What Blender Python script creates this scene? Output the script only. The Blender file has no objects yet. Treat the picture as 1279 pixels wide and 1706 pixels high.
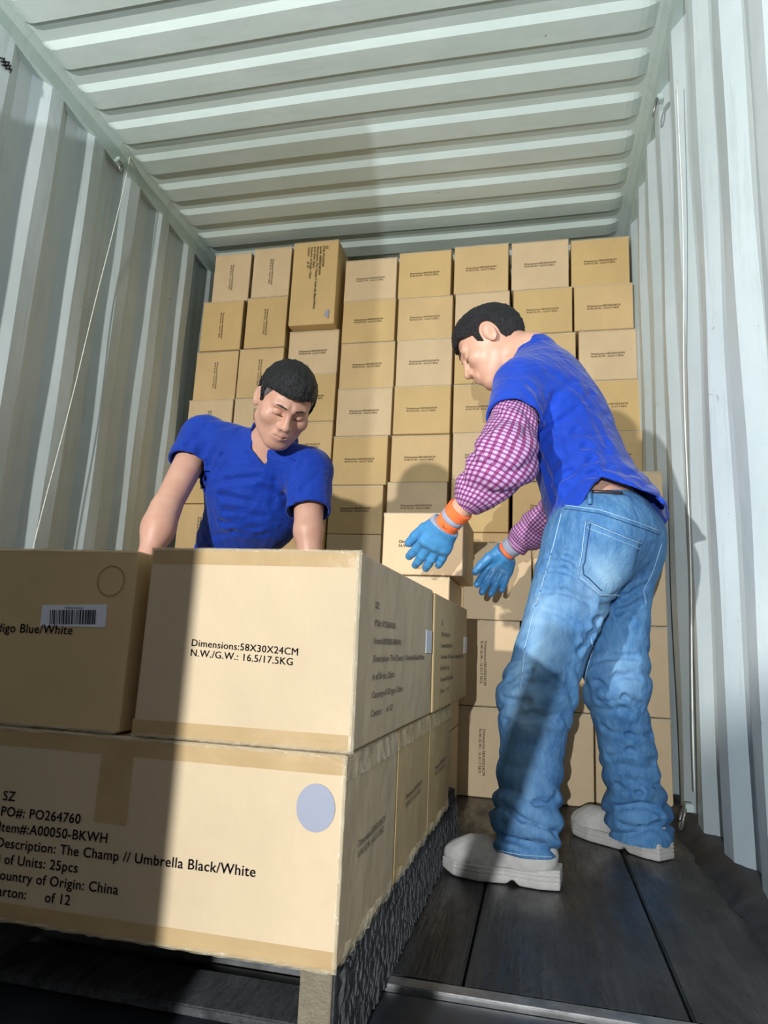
import bpy, bmesh, math, random
import numpy as np
from mathutils import Vector, Matrix
from mathutils.bvhtree import BVHTree

random.seed(7)
SC = bpy.context.scene
COL = SC.collection
PI = math.pi

# ---------------------------------------------------------------- camera
CX, CZ, YAW, PITCH, ROLL, FPX = 1.8456, 0.5012, 0.2276, 0.1938, -0.047, 1132.25
def rot(y, p, r):
    cy, sy = math.cos(y), math.sin(y); cp, sp = math.cos(p), math.sin(p); cr, sr = math.cos(r), math.sin(r)
    return (np.array([[cy, -sy, 0], [sy, cy, 0], [0, 0, 1]]) @ np.array([[1, 0, 0], [0, cp, -sp], [0, sp, cp]])
            @ np.array([[cr, 0, sr], [0, 1, 0], [-sr, 0, cr]]))
RM = rot(YAW, PITCH, ROLL)
C0 = np.array([CX, 0.0, CZ])
cam_d = bpy.data.cameras.new('camera'); cam = bpy.data.objects.new('camera', cam_d); COL.objects.link(cam)
xa, fa, ua = RM @ [1, 0, 0], RM @ [0, 1, 0], RM @ [0, 0, 1]
cam.matrix_world = Matrix(((xa[0], ua[0], -fa[0], C0[0]), (xa[1], ua[1], -fa[1], C0[1]), (xa[2], ua[2], -fa[2], C0[2]), (0, 0, 0, 1)))
cam_d.sensor_fit = 'HORIZONTAL'; cam_d.sensor_width = 36; cam_d.lens = 36 * FPX / 1279
cam_d.clip_start = 0.02
SC.camera = cam
def ray(px, py): return RM @ np.array([(px - 640) / FPX, 1.0, -(py - 853) / FPX])
def atY(px, py, Y):
    d = ray(px, py); return C0 + d * (Y / d[1])
def atX(px, py, X):
    d = ray(px, py); return C0 + d * ((X - CX) / d[0])
def atZ(px, py, Z):
    d = ray(px, py); return C0 + d * ((Z - CZ) / d[2])

# ---------------------------------------------------------------- colour management, world, lamps
SC.view_settings.view_transform = 'Standard'; SC.view_settings.look = 'None'
SC.view_settings.gamma = 1; SC.view_settings.use_curve_mapping = False
SC.view_settings.exposure = 0.0
w = bpy.data.worlds.new('world'); SC.world = w; w.use_nodes = True
w.node_tree.nodes['Background'].inputs[0].default_value = (0.88, 0.93, 1.0, 1)
w.node_tree.nodes['Background'].inputs[1].default_value = 0.30
def lamp(name, loc, power, color, radius, target=None, angle=None):
    l = bpy.data.lights.new(name, 'SPOT' if angle else 'POINT'); l.energy = power; l.color = color; l.shadow_soft_size = radius
    o = bpy.data.objects.new(name, l); COL.objects.link(o); o.location = loc
    if angle:
        l.spot_size = angle; l.spot_blend = 0.3
        o.rotation_euler = (Vector(target) - Vector(loc)).to_track_quat('-Z', 'Y').to_euler()
    return o
LA = (0.30, -1.6, 1.42)      # left work lamp of the loading truck
LB = (1.72, -1.2, 0.66)      # right, low headlamp
lamp('work_lamp', LA, 570, (1.0, 0.97, 0.92), 0.045)
lamp('head_lamp', LB, 270, (0.90, 0.95, 1.0), 0.006)

# ---------------------------------------------------------------- materials
def new_mat(name):
    m = bpy.data.materials.new(name); m.use_nodes = True
    nt = m.node_tree; b = nt.nodes['Principled BSDF']
    return m, nt, b
def N(nt, t, **k):
    n = nt.nodes.new(t)
    for a, v in k.items(): setattr(n, a, v)
    return n
def noise(nt, scale, detail=4, rough=0.55, vec=None, coords='Object', stretch=None, dist=0.0):
    tc = N(nt, 'ShaderNodeTexCoord'); n = N(nt, 'ShaderNodeTexNoise')
    n.inputs['Scale'].default_value = scale; n.inputs['Detail'].default_value = detail; n.inputs['Roughness'].default_value = rough
    n.inputs['Distortion'].default_value = dist
    if stretch:
        mp = N(nt, 'ShaderNodeMapping'); mp.inputs['Scale'].default_value = stretch
        nt.links.new(tc.outputs[coords], mp.inputs[0]); nt.links.new(mp.outputs[0], n.inputs['Vector'])
    else: nt.links.new(tc.outputs[coords], n.inputs['Vector'])
    return n.outputs['Fac']
def ramp(nt, fac, stops):
    r = N(nt, 'ShaderNodeValToRGB'); e = r.color_ramp.elements
    while len(e) < len(stops): e.new(0.5)
    for i, (p, c) in enumerate(stops):
        e[i].position = p; e[i].color = (*c, 1) if len(c) == 3 else c
    nt.links.new(fac, r.inputs[0]); return r.outputs[0]
def mix(nt, fac, a, b, mode='MIX'):
    m = N(nt, 'ShaderNodeMix', data_type='RGBA', blend_type=mode)
    for s, v in ((m.inputs[0], fac), (m.inputs[6], a), (m.inputs[7], b)):
        if hasattr(v, 'is_linked'): nt.links.new(v, s)
        elif isinstance(v, (int, float)): s.default_value = v
        else: s.default_value = (*v, 1)
    return m.outputs[2]
def bump(nt, b, h, strength, dist=0.01):
    n = N(nt, 'ShaderNodeBump'); n.inputs['Strength'].default_value = strength; n.inputs['Distance'].default_value = dist
    nt.links.new(h, n.inputs['Height']); nt.links.new(n.outputs[0], b.inputs['Normal'])
def simple(name, col, rough=0.6, metal=0.0, var=0.12, scale=30, bmp=0.0, bscale=200, spec=None):
    m, nt, b = new_mat(name)
    f = noise(nt, scale)
    c = ramp(nt, f, [(0.3, tuple(x * (1 - var) for x in col)), (0.7, tuple(min(1, x * (1 + var)) for x in col))])
    nt.links.new(c, b.inputs['Base Color']); b.inputs['Roughness'].default_value = rough; b.inputs['Metallic'].default_value = metal
    if spec is not None: b.inputs['Specular IOR Level'].default_value = spec
    if bmp: bump(nt, b, noise(nt, bscale), bmp, 0.002)
    return m
M = {}
def cardboard(name, col):
    m, nt, b = new_mat(name)
    f = noise(nt, 5, 5, 0.6, stretch=(1, 1, 0.6)); f2 = noise(nt, 260, 2, 0.5, stretch=(1, 1, 0.15))
    c = ramp(nt, f, [(0.3, tuple(x * 0.90 for x in col)), (0.7, tuple(x * 1.06 for x in col))])
    c = mix(nt, ramp(nt, f2, [(0.35, (0, 0, 0)), (0.75, (0.10, 0.10, 0.10))]), c, tuple(x * 0.75 for x in col))
    nt.links.new(c, b.inputs['Base Color']); b.inputs['Roughness'].default_value = 0.62
    b.inputs['Specular IOR Level'].default_value = 0.35
    bump(nt, b, noise(nt, 9, 3), 0.35, 0.012)
    return m
M['card'] = cardboard('cardboard', (0.61, 0.43, 0.21))
M['card_b'] = cardboard('cardboard_pale', (0.63, 0.47, 0.28))
M['card_d'] = cardboard('cardboard_front', (0.61, 0.465, 0.29))  # same board made paler: the lamp's whitening is put into its colour
M['card_c'] = cardboard('cardboard_ochre', (0.59, 0.41, 0.18))
def film():
    m, nt, b = new_mat('clear_tape')
    b.inputs['Base Color'].default_value = (0.80, 0.70, 0.48, 1); b.inputs['Roughness'].default_value = 0.12
    b.inputs['Alpha'].default_value = 0.27; b.inputs['Specular IOR Level'].default_value = 1.0
    bump(nt, b, noise(nt, 60, 4, 0.7), 0.9, 0.006)
    return m
M['film'] = film()
def brown_tape():
    m, nt, b = new_mat('paper_tape')
    f = noise(nt, 14, 4)
    nt.links.new(ramp(nt, f, [(0.3, (0.56, 0.37, 0.16)), (0.7, (0.66, 0.46, 0.22))]), b.inputs['Base Color'])
    b.inputs['Roughness'].default_value = 0.35; b.inputs['Alpha'].default_value = 0.6
    bump(nt, b, noise(nt, 25, 3), 0.3, 0.006)
    return m
M['tape'] = brown_tape()
M['ink'] = simple('printing_ink', (0.22, 0.175, 0.15), 0.7)
M['ink_faint'] = simple('faded_ink', (0.23, 0.16, 0.085), 0.7)
M['label'] = simple('label_paper', (0.72, 0.74, 0.78), 0.5, var=0.03)
M['black'] = simple('black_ink', (0.02, 0.02, 0.025), 0.5)
M['sticker'] = simple('round_sticker_grey', (0.30, 0.31, 0.37), 0.5, var=0.03)
M['ring'] = simple('ring_ink', (0.20, 0.13, 0.05), 0.6)
def paint(name, a, b_, streak=0.35, dirt=(0.16, 0.15, 0.12)):
    m, nt, b = new_mat(name)
    f = noise(nt, 2.2, 5, 0.6)
    c = ramp(nt, f, [(0.3, a), (0.7, b_)])
    s = noise(nt, 5, 6, 0.65, stretch=(1, 6, 0.35))
    c = mix(nt, ramp(nt, s, [(0.55, (0, 0, 0)), (0.80, (streak,) * 3)]), c, dirt)
    sc = noise(nt, 13, 8, 0.75, dist=1.5)
    c = mix(nt, ramp(nt, sc, [(0.66, (0, 0, 0)), (0.69, (0.6, 0.6, 0.6))]), c, (0.13, 0.10, 0.08))
    nt.links.new(c, b.inputs['Base Color']); b.inputs['Roughness'].default_value = 0.42
    bump(nt, b, noise(nt, 4, 4), 0.25, 0.02)
    return m
M['wall'] = paint('painted_steel_wall', (0.46, 0.54, 0.55), (0.56, 0.63, 0.65))
M['roof'] = paint('painted_steel_roof', (0.50, 0.60, 0.565), (0.58, 0.67, 0.64), 0.15)
M['rail'] = paint('painted_steel_rail', (0.38, 0.49, 0.46), (0.46, 0.56, 0.53), 0.3)
M['rubber_seal'] = simple('dark_seal', (0.02, 0.05, 0.055), 0.5)
def plywood():
    m, nt, b = new_mat('dark_worn_floor')
    g = noise(nt, 3.0, 7, 0.65, stretch=(9, 0.7, 1)); p = noise(nt, 2.2, 5, 0.6)
    c = ramp(nt, g, [(0.3, (0.012, 0.012, 0.013)), (0.55, (0.028, 0.028, 0.028)), (0.8, (0.085, 0.083, 0.078))])
    c = mix(nt, ramp(nt, p, [(0.45, (0, 0, 0)), (0.7, (0.4, 0.4, 0.4))]), c, (0.07, 0.067, 0.06))
    cr = noise(nt, 5, 8, 0.7, stretch=(3.5, 0.9, 1), dist=1.2)
    crk = ramp(nt, cr, [(0.485, (0, 0, 0)), (0.5, (1, 1, 1)), (0.515, (0, 0, 0))])
    c = mix(nt, crk, c, (0.006, 0.005, 0.005))
    nt.links.new(c, b.inputs['Base Color'])
    r = ramp(nt, noise(nt, 4, 5, 0.6, stretch=(3, 1, 1)), [(0.35, (0.22,) * 3), (0.7, (0.6,) * 3)])
    nt.links.new(r, b.inputs['Roughness'])
    bump(nt, b, g, 0.35, 0.02)
    return m
M['floor'] = plywood()
M['sealant'] = simple('black_sealant', (0.035, 0.035, 0.036), 0.55, var=0.5, scale=15, bmp=0.8, bscale=40)
M['dock'] = simple('dock_steel', (0.045, 0.05, 0.06), 0.35, 0.3, var=0.4, scale=8, bmp=0.3, bscale=20)
M['sill'] = simple('sill_steel', (0.30, 0.29, 0.28), 0.4, 0.7, var=0.3)
def old_wood(name, a, b_):
    m, nt, b = new_mat(name)
    g = noise(nt, 10, 7, 0.7, stretch=(6, 1.0, 7))
    nt.links.new(ramp(nt, g, [(0.3, a), (0.75, b_)]), b.inputs['Base Color']); b.inputs['Roughness'].default_value = 0.85
    bump(nt, b, noise(nt, 60, 6, 0.7, stretch=(4, 0.6, 4)), 1.0, 0.01)
    return m
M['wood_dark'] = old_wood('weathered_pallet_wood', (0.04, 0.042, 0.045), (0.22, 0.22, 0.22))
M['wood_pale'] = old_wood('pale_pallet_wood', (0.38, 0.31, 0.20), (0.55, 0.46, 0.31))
def skin(name, col):
    m, nt, b = new_mat(name)
    f = noise(nt, 22, 5, 0.6)
    nt.links.new(ramp(nt, f, [(0.3, tuple(x * y for x, y in zip(col, (0.92, 0.82, 0.80)))), (0.7, col)]), b.inputs['Base Color'])
    b.inputs['Roughness'].default_value = 0.48
    b.inputs['Subsurface Weight'].default_value = 0.12; b.inputs['Subsurface Radius'].default_value = (0.012, 0.005, 0.003); b.inputs['Subsurface Scale'].default_value = 1.0
    bump(nt, b, noise(nt, 180, 3), 0.12, 0.002)
    return m
M['skin_l'] = skin('skin_tanned', (0.70, 0.43, 0.325))
M['skin_r'] = skin('skin_fair', (0.66, 0.40, 0.285))
def hairmat(name, col, grey, amount):
    m, nt, b = new_mat(name)
    f = noise(nt, 9, 3, 0.5); s = noise(nt, 70, 4, 0.7, stretch=(3, 1, 1), dist=1.0)
    k = mix(nt, 1.0, ramp(nt, f, [(0.5, (0, 0, 0)), (0.75, (amount,) * 3)]), ramp(nt, s, [(0.45, (0, 0, 0)), (0.7, (1, 1, 1))]), 'MULTIPLY')
    nt.links.new(mix(nt, k, col, grey), b.inputs['Base Color']); b.inputs['Roughness'].default_value = 0.45
    bump(nt, b, noise(nt, 130, 4, 0.7, stretch=(2, 1, 1), dist=0.6), 1.0, 0.006)
    return m
M['hair_l'] = hairmat('short_black_hair', (0.010, 0.011, 0.013), (0.16, 0.17, 0.19), 0.5)
M['hair_r'] = hairmat('short_black_hair_right', (0.010, 0.009, 0.012), (0.10, 0.10, 0.11), 0.3)
M['hair_grey'] = hairmat('grey_temple_hair', (0.16, 0.15, 0.14), (0.34, 0.33, 0.31), 0.8)
M['brow'] = simple('brow_hair', (0.05, 0.033, 0.028), 0.7)
M['lip'] = simple('lip', (0.42, 0.17, 0.13), 0.5)
def cloth(name, a, b_, rough=0.75):
    m, nt, b = new_mat(name)
    nt.links.new(ramp(nt, noise(nt, 8, 4), [(0.3, a), (0.7, b_)]), b.inputs['Base Color']); b.inputs['Roughness'].default_value = rough
    b.inputs['Sheen Weight'].default_value = 0.15; b.inputs['Specular IOR Level'].default_value = 0.3
    bump(nt, b, noise(nt, 14, 5, 0.6, stretch=(1, 1, 2.0), dist=1.0), 0.5, 0.012)
    return m
M['blue'] = cloth('royal_blue_cotton', (0.001, 0.036, 0.36), (0.002, 0.052, 0.48))
M['khaki'] = cloth('khaki_cotton', (0.42, 0.33, 0.20), (0.52, 0.42, 0.27))
M['belt'] = simple('dark_belt', (0.04, 0.025, 0.025), 0.4)
M['thread'] = simple('pale_thread', (0.30, 0.47, 0.62), 0.8)
M['thread_dark'] = simple('indigo_thread', (0.02, 0.06, 0.15), 0.8)
M['glove'] = simple('blue_latex', (0.055, 0.24, 0.50), 0.42, var=0.12, scale=40, bmp=0.5, bscale=60)
M['knit'] = simple('grey_knit', (0.30, 0.33, 0.42), 0.85, bmp=0.5, bscale=500)
M['orange'] = simple('orange_knit', (0.95, 0.17, 0.04), 0.8, bmp=0.5, bscale=500)
M['shoe_w'] = simple('pale_canvas', (0.50, 0.48, 0.44), 0.8, var=0.1, bmp=0.3, bscale=120)
M['sole'] = simple('pale_rubber', (0.47, 0.45, 0.41), 0.6, var=0.1)
def plaid():
    m, nt, b = new_mat('plaid_cotton')
    uv = N(nt, 'ShaderNodeUVMap'); sep = N(nt, 'ShaderNodeSeparateXYZ'); nt.links.new(uv.outputs[0], sep.inputs[0])
    def stripe(o, freq, width, ph=0.0):
        a = N(nt, 'ShaderNodeMath', operation='MULTIPLY_ADD'); a.inputs[1].default_value = freq; a.inputs[2].default_value = ph; nt.links.new(o, a.inputs[0])
        f = N(nt, 'ShaderNodeMath', operation='FRACT'); nt.links.new(a.outputs[0], f.inputs[0])
        l = N(nt, 'ShaderNodeMath', operation='LESS_THAN'); l.inputs[1].default_value = width; nt.links.new(f.outputs[0], l.inputs[0])
        return l.outputs[0]
    c = mix(nt, stripe(sep.outputs[0], 92, 0.46), (0.50, 0.36, 0.56), (0.29, 0.07, 0.22))
    c = mix(nt, stripe(sep.outputs[1], 92, 0.42), c, (0.24, 0.08, 0.26))
    g = N(nt, 'ShaderNodeMath', operation='MULTIPLY'); nt.links.new(stripe(sep.outputs[0], 92, 0.46), g.inputs[0]); nt.links.new(stripe(sep.outputs[1], 92, 0.42), g.inputs[1])
    c = mix(nt, g.outputs[0], c, (0.15, 0.02, 0.09))
    nt.links.new(c, b.inputs['Base Color']); b.inputs['Roughness'].default_value = 0.8
    return m
M['plaid'] = plaid()
DEN = []
def denim():
    m, nt, b = new_mat('washed_denim')
    f = noise(nt, 7, 6, 0.65, stretch=(1, 1, 0.6)); f2 = noise(nt, 60, 5, 0.7, stretch=(1, 1, 0.35))
    c = ramp(nt, f, [(0.3, (0.022, 0.10, 0.26)), (0.55, (0.048, 0.17, 0.37)), (0.75, (0.11, 0.28, 0.51))])
    c = mix(nt, ramp(nt, f2, [(0.4, (0, 0, 0)), (0.8, (0.45,) * 3)]), c, (0.22, 0.42, 0.62))
    at = N(nt, 'ShaderNodeAttribute', attribute_name='wear')
    c = mix(nt, at.outputs['Fac'], c, (0.30, 0.50, 0.68))
    nt.links.new(c, b.inputs['Base Color']); b.inputs['Roughness'].default_value = 0.85
    bump(nt, b, noise(nt, 16, 6, 0.65, dist=1.0), 0.6, 0.012)
    return m
M['denim'] = denim()
M['iron'] = simple('dark_iron', (0.03, 0.03, 0.03), 0.6, 0.5)
M['white_thread'] = simple('pale_string', (0.75, 0.78, 0.72), 0.7)

# ---------------------------------------------------------------- object helpers
def tag(o, label=None, cat=None, group=None, kind=None):
    if label: o['label'] = label
    if cat: o['category'] = cat
    if group: o['group'] = group
    if kind: o['kind'] = kind
    return o
def empty(name, loc):
    o = bpy.data.objects.new(name, None); COL.objects.link(o); o.location = loc; o.empty_display_size = 0.05
    return o
def put(o, parent):
    if parent is not None:
        o.parent = parent
        q = parent; off = Vector((0, 0, 0))
        while q is not None: off += q.location; q = q.parent
        o.location = Vector(o.location) - off
    return o
def mesh_obj(name, V, F, mat, parent=None, smooth=False, uv=None, attr=None):
    me = bpy.data.meshes.new(name); me.from_pydata([tuple(map(float, v)) for v in V], [], [tuple(map(int, f)) for f in F]); me.validate(); me.update()
    if mat: me.materials.append(mat)
    if smooth: me.polygons.foreach_set('use_smooth', [True] * len(me.polygons))
    o = bpy.data.objects.new(name, me); COL.objects.link(o)
    if uv is not None:
        l = me.uv_layers.new(name='UVMap'); vi = np.empty(len(me.loops), int); me.loops.foreach_get('vertex_index', vi)
        l.data.foreach_set('uv', np.asarray(uv, float)[vi].ravel())
    if attr is not None:
        a = me.attributes.new('wear', 'FLOAT', 'POINT'); a.data.foreach_set('value', np.asarray(attr, float))
    return put(o, parent)
def bm_obj(name, bm, mat, parent=None, smooth=False):
    me = bpy.data.meshes.new(name); bm.to_mesh(me); bm.free(); me.update()
    if mat: me.materials.append(mat)
    if smooth: me.polygons.foreach_set('use_smooth', [True] * len(me.polygons))
    o = bpy.data.objects.new(name, me); COL.objects.link(o); return put(o, parent)
def add_box(bm, lo, hi, bevel=0.0):
    vs = [bm.verts.new((x, y, z)) for x in (lo[0], hi[0]) for y in (lo[1], hi[1]) for z in (lo[2], hi[2])]
    fs = [bm.faces.new([vs[i] for i in f]) for f in ((0, 1, 3, 2), (4, 6, 7, 5), (0, 4, 5, 1), (2, 3, 7, 6), (0, 2, 6, 4), (1, 5, 7, 3))]
    if bevel: bmesh.ops.bevel(bm, geom=list({e for f in fs for e in f.edges}), offset=bevel, segments=2, affect='EDGES')
def box_obj(name, lo, hi, mat, parent=None, bevel=0.003):
    bm = bmesh.new(); add_box(bm, lo, hi, bevel); return bm_obj(name, bm, mat, parent)
def tube(pts, r, seg=6):
    """vertices and faces of a tube along a polyline"""
    pts = [np.array(p, float) for p in pts]; V, F = [], []
    up = np.array([0.13, 0.21, 0.97])
    for i, p in enumerate(pts):
        t = pts[min(i + 1, len(pts) - 1)] - pts[max(i - 1, 0)]; t /= np.linalg.norm(t) + 1e-9
        a = np.cross(t, up); a /= np.linalg.norm(a) + 1e-9; b = np.cross(t, a)
        for k in range(seg): V.append(p + r * (math.cos(2 * PI * k / seg) * a + math.sin(2 * PI * k / seg) * b))
    for i in range(len(pts) - 1):
        for k in range(seg): F.append((i * seg + k, i * seg + (k + 1) % seg, (i + 1) * seg + (k + 1) % seg, (i + 1) * seg + k))
    F.append(tuple(range(seg))[::-1]); F.append(tuple(range((len(pts) - 1) * seg, len(pts) * seg)))
    return V, F
def tube_obj(name, pts, r, mat, parent=None, seg=6):
    V, F = tube(pts, r, seg); return mesh_obj(name, V, F, mat, parent, True)

# text as real lettering, converted to a mesh
_cache = {}
def text_mesh(body, bold=0.0, spacing=1.0, lines=1.0):
    spacing = spacing * 1.06
    key = (body, bold, spacing, lines)
    if key not in _cache:
        c = bpy.data.curves.new('t', 'FONT'); c.body = body; c.size = 1.0;  c.space_character = spacing; c.space_line = lines
        c.resolution_u = 3; c.fill_mode = 'FRONT'
        o = bpy.data.objects.new('t', c); COL.objects.link(o)
        dg = bpy.context.evaluated_depsgraph_get(); me = bpy.data.meshes.new_from_object(o.evaluated_get(dg))
        V = np.array([v.co[:] for v in me.vertices]); F = [tuple(p.vertices) for p in me.polygons]
        bpy.data.objects.remove(o); bpy.data.meshes.remove(me)
        if bold:
            n_ = len(V); V = np.concatenate([V + [dx, dy, dz] for dx, dy, dz in ((0, 0, 0), (bold, 0, 0.002), (-bold, 0, 0.004), (0, bold * 0.7, 0.006))]); F = [tuple(i + k * n_ for i in f) for k in range(4) for f in F]
        _cache[key] = (V, F)
    return _cache[key]
def text_on(parent, body, origin, ex, ez, mat=None, bold=0.012, name='printed_text', spacing=1.0, lines=1.0, depth=None):
    """ex, ez: world vectors of one em across and up; origin is the left end of the (first) baseline"""
    V, F = text_mesh(body, bold, spacing, lines)
    origin, ex, ez = map(lambda a: np.array(a, float), (origin, ex, ez))
    W = origin + V[:, :1] * ex + V[:, 1:2] * ez
    return mesh_obj(name, W, F, mat or M['ink'], parent)
def text_width(body, bold=0.012, spacing=1.0):
    V, F = text_mesh(body, bold, spacing); return V[:, 0].min(), V[:, 0].max()

# ================================================================ THE CONTAINER
WL, WR, HC, YB, Y0 = -0.06, 2.292, 2.735, 3.90, 1.12
def corrugated(name, xin, side, lo, hi):
    # side = +1: wall on the left (bulges towards -x), -1: wall on the right
    prof = []; y = lo - 0.2
    seq = [(0.0, 0.070), (None, 0.068), (1.0, 0.072), (None, 0.068)]
    pts = []; phase = 1.916 if side > 0 else 1.80
    k0 = int((lo - phase) / 0.278) - 2
    for k in range(k0, k0 + 16):
        b = phase + 0.278 * k
        pts += [(b + 0.0, 1), (b + 0.068, 0), (b + 0.138, 0), (b + 0.206, 1)]
    pts = [(yy, dd) for yy, dd in pts if lo - 0.05 <= yy <= hi + 0.05]
    V, F = [], []; nz = 24
    for (yy, dd) in pts:
        for i in range(nz + 1):
            z = 2.66 * i / nz
            wob = 0.0025 * math.sin(yy * 31 + z * 3.1) + 0.002 * math.sin(z * 7 + yy * 5)
            V.append((xin - side * (0.036 * dd + 0.002) + wob, yy + 0.002 * math.sin(z * 4 + yy * 9), z))
    n = nz + 1
    for j in range(len(pts) - 1):
        for i in range(nz):
            q = (j * n + i, (j + 1) * n + i, (j + 1) * n + i + 1, j * n + i + 1)
            F.append(q if side < 0 else q[::-1])
    return tag(mesh_obj(name, V, F, M['wall']), kind='structure')
corrugated('wall_left', WL, 1, Y0, YB)
corrugated('wall_right', WR, -1, 0.9, YB)
tag(box_obj('wall_back', (WL - 0.04, YB, 0), (WR + 0.04, YB + 0.03, HC), M['wall']), kind='structure')
# roof sheet with pressed ridges whose ends die out before the rails
V, F = [], []
xs = [WL, WL + 0.02, WL + 0.035, WL + 0.05, WL + 0.07] + list(np.linspace(WL + 0.2, WR - 0.2, 12)) + [WR - 0.10, WR - 0.075, WR - 0.055, WR - 0.04, WR]
amp = [0, 0, .4, .8, 1] + [1] * 12 + [1, .8, .4, 0, 0]
ys = []; phase = 1.993
for k in range(-6, 10):
    b = phase + 0.2095 * k
    ys += [(b - 0.005, -1), (b + 0.005, 0), (b + 0.088, 0), (b + 0.112, -1)]
ys = [(y, d) for y, d in ys if Y0 - 0.1 < y < YB + 0.02]
for y, d in ys:
    for x, a in zip(xs, amp):
        e = (1 - a) * 0.012 * (1 if d == 0 else -1)
        V.append((x, y, HC + (d * 0.019) * a + 0.003 * math.sin(x * 3 + y * 2)))
n = len(xs)
for j in range(len(ys) - 1):
    for i in range(n - 1): F.append((j * n + i, (j + 1) * n + i, (j + 1) * n + i + 1, j * n + i + 1))
tag(mesh_obj('ceiling', V, F, M['roof']), kind='structure')
def side_rail(name, x, s):
    # box section: vertical face, a chamfer up to the roof
    prof = [(x - s * 0.05, 2.64), (x + s * 0.004, 2.64), (x + s * 0.006, 2.70), (x + s * 0.022, 2.722), (x + s * 0.03, HC + 0.004), (x - s * 0.05, HC + 0.004)]
    V, F = [], []; Ys = [Y0 - 0.02, YB]
    for y in Ys: V += [(a, y, z) for a, z in prof]
    m = len(prof)
    for i in range(m): F.append((i, (i + 1) % m, m + (i + 1) % m, m + i))
    F += [tuple(range(m)), tuple(range(m, 2 * m))[::-1]]
    tag(mesh_obj(name, V, F, M['rail']), kind='structure')
side_rail('trim_1', WL, 1); side_rail('trim_2', WR, -1)
tag(box_obj('trim_3', (WL, YB - 0.06, 2.62), (WR, YB, HC), M['rail']), kind='structure')
# floor: planks of dark worn plywood
bm = bmesh.new()
xb = [WL - 0.04, 0.30, 0.90, 1.42, 1.735, 2.06, WR + 0.04]
for a, b in zip(xb[:-1], xb[1:]): add_box(bm, (a + 0.0025, Y0 + 0.035, -0.028), (b - 0.0025, YB, 0.0), 0.003)
add_box(bm, (WL - 0.1, Y0 + 0.03, -0.09), (WR + 0.1, YB + 0.05, -0.026))
tag(bm_obj('floor', bm, M['floor']), kind='structure')
# the steel sill at the door and the dock plate outside it
tag(box_obj('trim_4', (WL - 0.04, Y0 + 0.002, -0.06), (WR + 0.04, Y0 + 0.032, 0.001), M['sill'], bevel=0.002), kind='structure')
tag(box_obj('trim_5', (-2.5, -3.5, -0.05), (4.5, Y0 - 0.006, -0.006), M['dock'], bevel=0.002), kind='structure')
# base rails where the walls meet the floor (rough black sealant)
def sealant(name, x, s):
    V, F = [], []; ny = 90
    for j in range(ny + 1):
        y = Y0 + (YB - Y0) * j / ny
        wob = 0.005 * math.sin(y * 23) + 0.004 * math.sin(y * 57 + 1)
        for dx, z in ((-0.04, 0.045), (0.006, 0.040 + wob * .6), (0.03 + wob, 0.016), (0.05 + wob, 0.0005)): V.append((x + s * dx, y, z))
    for j in range(ny):
        for i in range(3): F.append((j * 4 + i, j * 4 + i + 1, j * 4 + i + 5, j * 4 + i + 4))
    tag(mesh_obj(name, V, F, M['sealant'], None, True), kind='structure')
sealant('baseboard_left', WL, 1); sealant('baseboard_right', WR, -1)
# lashing rings welded to the walls
def lashing_ring(p, s, r, label):
    p = np.array(p, float); root = empty('lashing_ring', p); tag(root, label, 'lashing ring', 'lashing rings on the container walls')
    pts = [p + np.array([s * (0.006 + 0.020 * abs(math.sin(a / 2))), r * 0.6 * math.sin(a), r * (-1 + math.cos(a))]) for a in np.linspace(0, 2 * PI, 22)]
    tube_obj('ring', pts, 0.005, M['sill'], root)
    box_obj('clip', p + [-0.012, -0.016, -0.012], p + [0.018 if s > 0 else 0.012, 0.016, 0.012], M['rail'], root, 0.003)
lashing_ring(atX(197, 268, WL + 0.004), 1, 0.030, 'small steel lashing ring under the top rail of the left wall')
lashing_ring(atX(1100, 165, WR - 0.012), -1, 0.032, 'small steel lashing ring under the top rail of the right wall')
lashing_ring(atX(1148, 1345, WR - 0.012), -1, 0.032, 'small steel lashing ring low on the right wall near the floor')
# pale cord hanging down the left wall
pa, pb = atX(222, 235, WL + 0.012), atX(60, 915, WL + 0.012)
cpts = [pa + (pb - pa) * t + np.array([0.004 * math.sin(t * 11), 0.01 * math.sin(t * 5), 0]) for t in np.linspace(0, 1.25, 40)]
tag(tube_obj('hanging_cord', [p for p in cpts if p[2] > 0.05], 0.0022, M['white_thread'], None, 5), 'thin pale cord hanging down the corrugated left wall', 'cord')
pa, pb = atX(1139, 520, WR - 0.006), atX(1158, 1320, WR - 0.006)
tag(tube_obj('hanging_cord', [pa + (pb - pa) * t + np.array([-0.003 * math.sin(t * 9), 0.006 * math.sin(t * 6), 0]) for t in np.linspace(-0.55, 1.0, 40)], 0.002, M['white_thread'], None, 5), 'thin pale cord hanging down the corrugated right wall', 'cord')
# stencilled mark top left on the wall
def wall_mark(pxs, X, w, mat):
    V, F = [], []
    for (px, py, l, a) in pxs:
        p = atX(px, py, X); d = np.array([0, math.cos(a), math.sin(a)]); e = np.array([0, -math.sin(a), math.cos(a)])
        b = len(V); V += [p - d * l - e * w, p + d * l - e * w, p + d * l + e * w, p - d * l + e * w]; F.append((b, b + 1, b + 2, b + 3))
    return V, F
V, F = wall_mark([(3 + 4 * (k % 4) + 2 * (k // 4), 97 + 6 * (k // 4) + 3 * (k % 4), 0.012, 0.6 + 0.8 * (k % 2)) for k in range(12)], WL + 0.0045, 0.003, M['black'])
tag(mesh_obj('trim_6', V, F, M['black']), kind='structure')

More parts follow.
